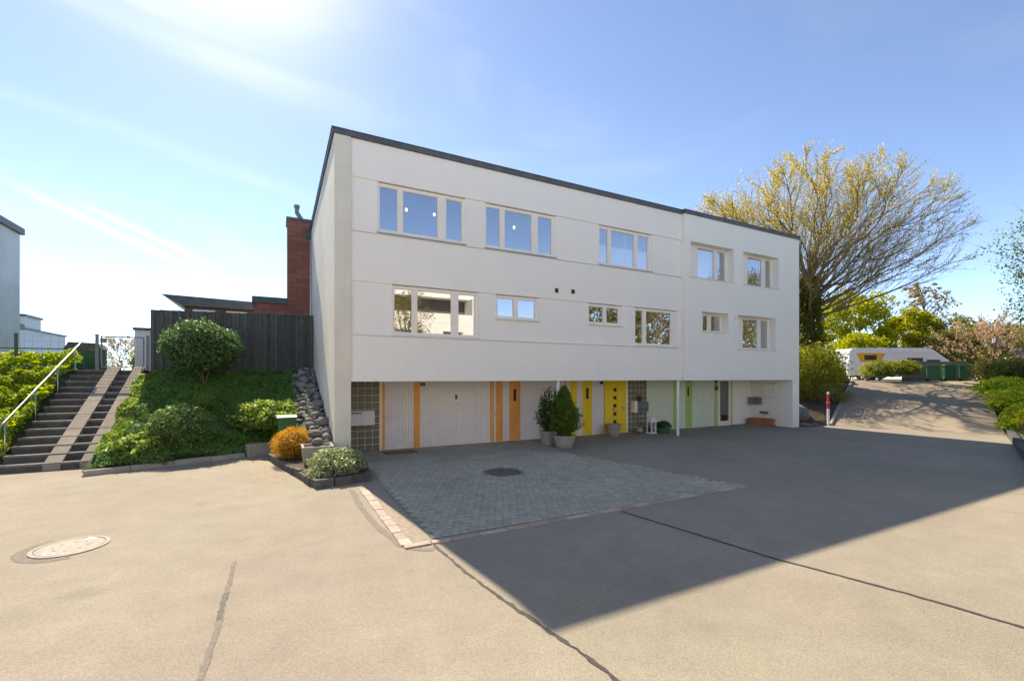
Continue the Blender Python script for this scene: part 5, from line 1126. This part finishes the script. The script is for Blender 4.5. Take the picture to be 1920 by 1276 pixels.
bush('juniper', (34.9, 3.2, 2.75), (1.35, 1.0, .68), 7000, .12, JN, 'spreading yellow green juniper in front of the motorhome', amp=.35, freq=2.6, seed=6.3, zmin=-.7, aspect=.3, fill=.6)
bush('juniper', (36.6, 2.75, 2.95), (1.5, 1.0, .55), 6500, .12, JN, 'flat layered juniper limb beside the wooden screen', amp=.4, freq=2.6, seed=2.3, zmin=-.6, aspect=.3, fill=.6)
# bank right of the ramp
def pl(name, c, r_, n, s_, m_, lab, **k): return bush(name, c, r_, n, s_, m_, lab, group='planting right of the ramp', amp=.35, freq=2.5, seed=c[0]*.37, zmin=-.6, fill=.6, **k)
pl('ground_ivy', (33.4, -3.4, 1.75), (2.4, 1.2, .55), 6000, .13, 'l_hedge', 'fresh green leafy patch below the yew bush')
pl('ground_ivy', (29.9, -4.6, 1.25), (2.2, .9, .55), 5500, .13, 'l_hedge', 'green leafy patch halfway down the ramp edge')
pl('dry_shrub', (30.4, -6.1, 1.7), (1.8, 1.0, .6), 4500, .11, 'l_birch', 'pale dry shrub between green patch and red shrub')
pl('ground_ivy', (26.6, -5.75, .70), (1.5, .7, .5), 4200, .11, 'l_hedge', 'yellow green patch low on the ramp edge')
pl('yellow_shrub', (24.75, -6.25, .55), (.55, .42, .45), 2600, .08, 'l_yg', 'small bright yellow shrub at the wall end of the ramp')
pl('red_shrub', (25.6, -7.4, 1.0), (2.0, .85, .75), 8000, .10, 'l_red', 'reddish copper shrub above the low wall')
pl('dark_shrub', (21.2, -7.65, .60), (1.6, .55, .40), 4500, .09, 'l_olive', 'dull green shrub along the low concrete wall')
for k, (t_, lab) in enumerate(((.10, 'low creeping plant at the foot of the ramp edge'), (.34, 'low creeping plant on the ramp edge below the dry shrub'), (.62, 'low creeping plant on the ramp edge between the green patches'), (.86, 'low creeping plant on the ramp edge under the yew bush'))):
    p = R0.lerp(R1, t_); pl('creeping_plant', (p.x+.35, p.y-.45, p.z+.18), (1.5, .5, .32), 2600, .10, ('l_hedge', 'l_fresh', 'l_ivy', 'l_bush')[k], lab)
# planting behind the gate
bare_tree('blossom_tree', (-11.0, 26, 2.4), 'pale blossoming tree seen through the garden gate', .12, 1.6, 16, 'l_blossom', .10, 8.0, (1.5, 1.6, 1.5, 2.6), 51, h0=.25, twigs=4, secs=6, elev=(20, 75), thin=.8)
bush('far_shrub', (-12.6, 25, 2.9), (2.2, 1.2, .8), 4200, .12, 'l_blossom', 'twiggy shrub low behind the gate mesh', amp=.4, seed=3.9, inner=False, fill=.8)
bush('far_shrub', (-9.6, 24.5, 3.2), (.6, .6, 1.0), 2000, .12, 'l_yg', 'small yellow shrub beside the white pillar behind the gate', amp=.3, seed=4.9)

# ================================================================== ACROSS THE ROAD (mirrored in the windows)
OH = thing('house_across', (-5, -22, 0), 'long cream house with roof terrace across the road, mirrored in the windows', 'house')
hol = [(x, x+1.7, z, z+1.5) for x in np.arange(-29.5, 13.6, 3.3) for z in (1.2, 4.5)]
for c in wallcells(-31, 15.4, -.05, 6.7, hol): MB().box(c[0], c[1], -22.3, -22, c[2], c[3]).build('wall', 'sunnywall', OH)
MB().box(-31, 15.4, -32, -22.301, -.05, 6.69).build('wall', 'sunnywall', OH)
for h in hol:
    f = MB().box(h[0]+.01, h[1]-.01, -22.2, -22.12, h[2]+.01, h[3]-.01).build('window', 'frame', OH)
    for k in (0, 1): sub(MB().box(h[0]+.08+k*.8, h[0]+.82+k*.8, -22.119, -22.11, h[2]+.1, h[3]-.1), 'pane', 'dark', f)
MB().box(-31, 13.4, -32, -24.2, 6.7, 8.9).build('upper_storey', 'brownwall', OH); MB().box(-31.3, 14.0, -32, -23.2, 8.92, 9.3).build('roof', 'sunnywall', OH); MB().box(-31, 15.4, -22.3, -22.05, 6.72, 7.45).build('parapet', 'sunnywall', OH)
for x in np.arange(-28, 14, 6.8): MB().box(x, x+.3, -24.1, -22.31, 6.72, 8.9).build('terrace_divider', 'sunnywall', OH)
leafy_tree('garden_tree', (6.4, -19.4, 0), 'young tree across the road, mirrored in the left window', 8.6, 2.2, 1.6, 4200, .13, 'l_olive', 61, .12, 22, None, .35)
leafy_tree('garden_tree', (26, -27, 0), 'broad tree right of the cream house across the road', 10.5, 4, 3, 9000, .3, 'l_olive', 62, .2, 26, 'trees across the road', .15)
for k, (x, y, h) in enumerate(((33, -27, 11.5), (39.5, -28, 12.5), (46, -27, 13.5), (54, -29, 17), (63, -30, 18.5), (72, -31, 18))):
    leafy_tree('garden_tree', (x, y, 0), ['olive tree second from the cream house across the road', 'brown tree third from the cream house across the road', 'olive tree fourth from the cream house across the road', 'tall brown tree fifth from the cream house across the road', 'tallest olive tree sixth from the cream house across the road', 'brown tree last in the row across the road'][k], h, 4.6, 3.2, 9000, .32, 'l_birch' if k % 2 else 'l_olive', 70+k, .25, 30, 'trees across the road', .05)
bush('garden_bush', (9.0, -20.6, 1.2), (1.8, 1.2, 1.5), 4500, .2, 'l_cover', 'round green bush before the cream house across the road', seed=2.7)
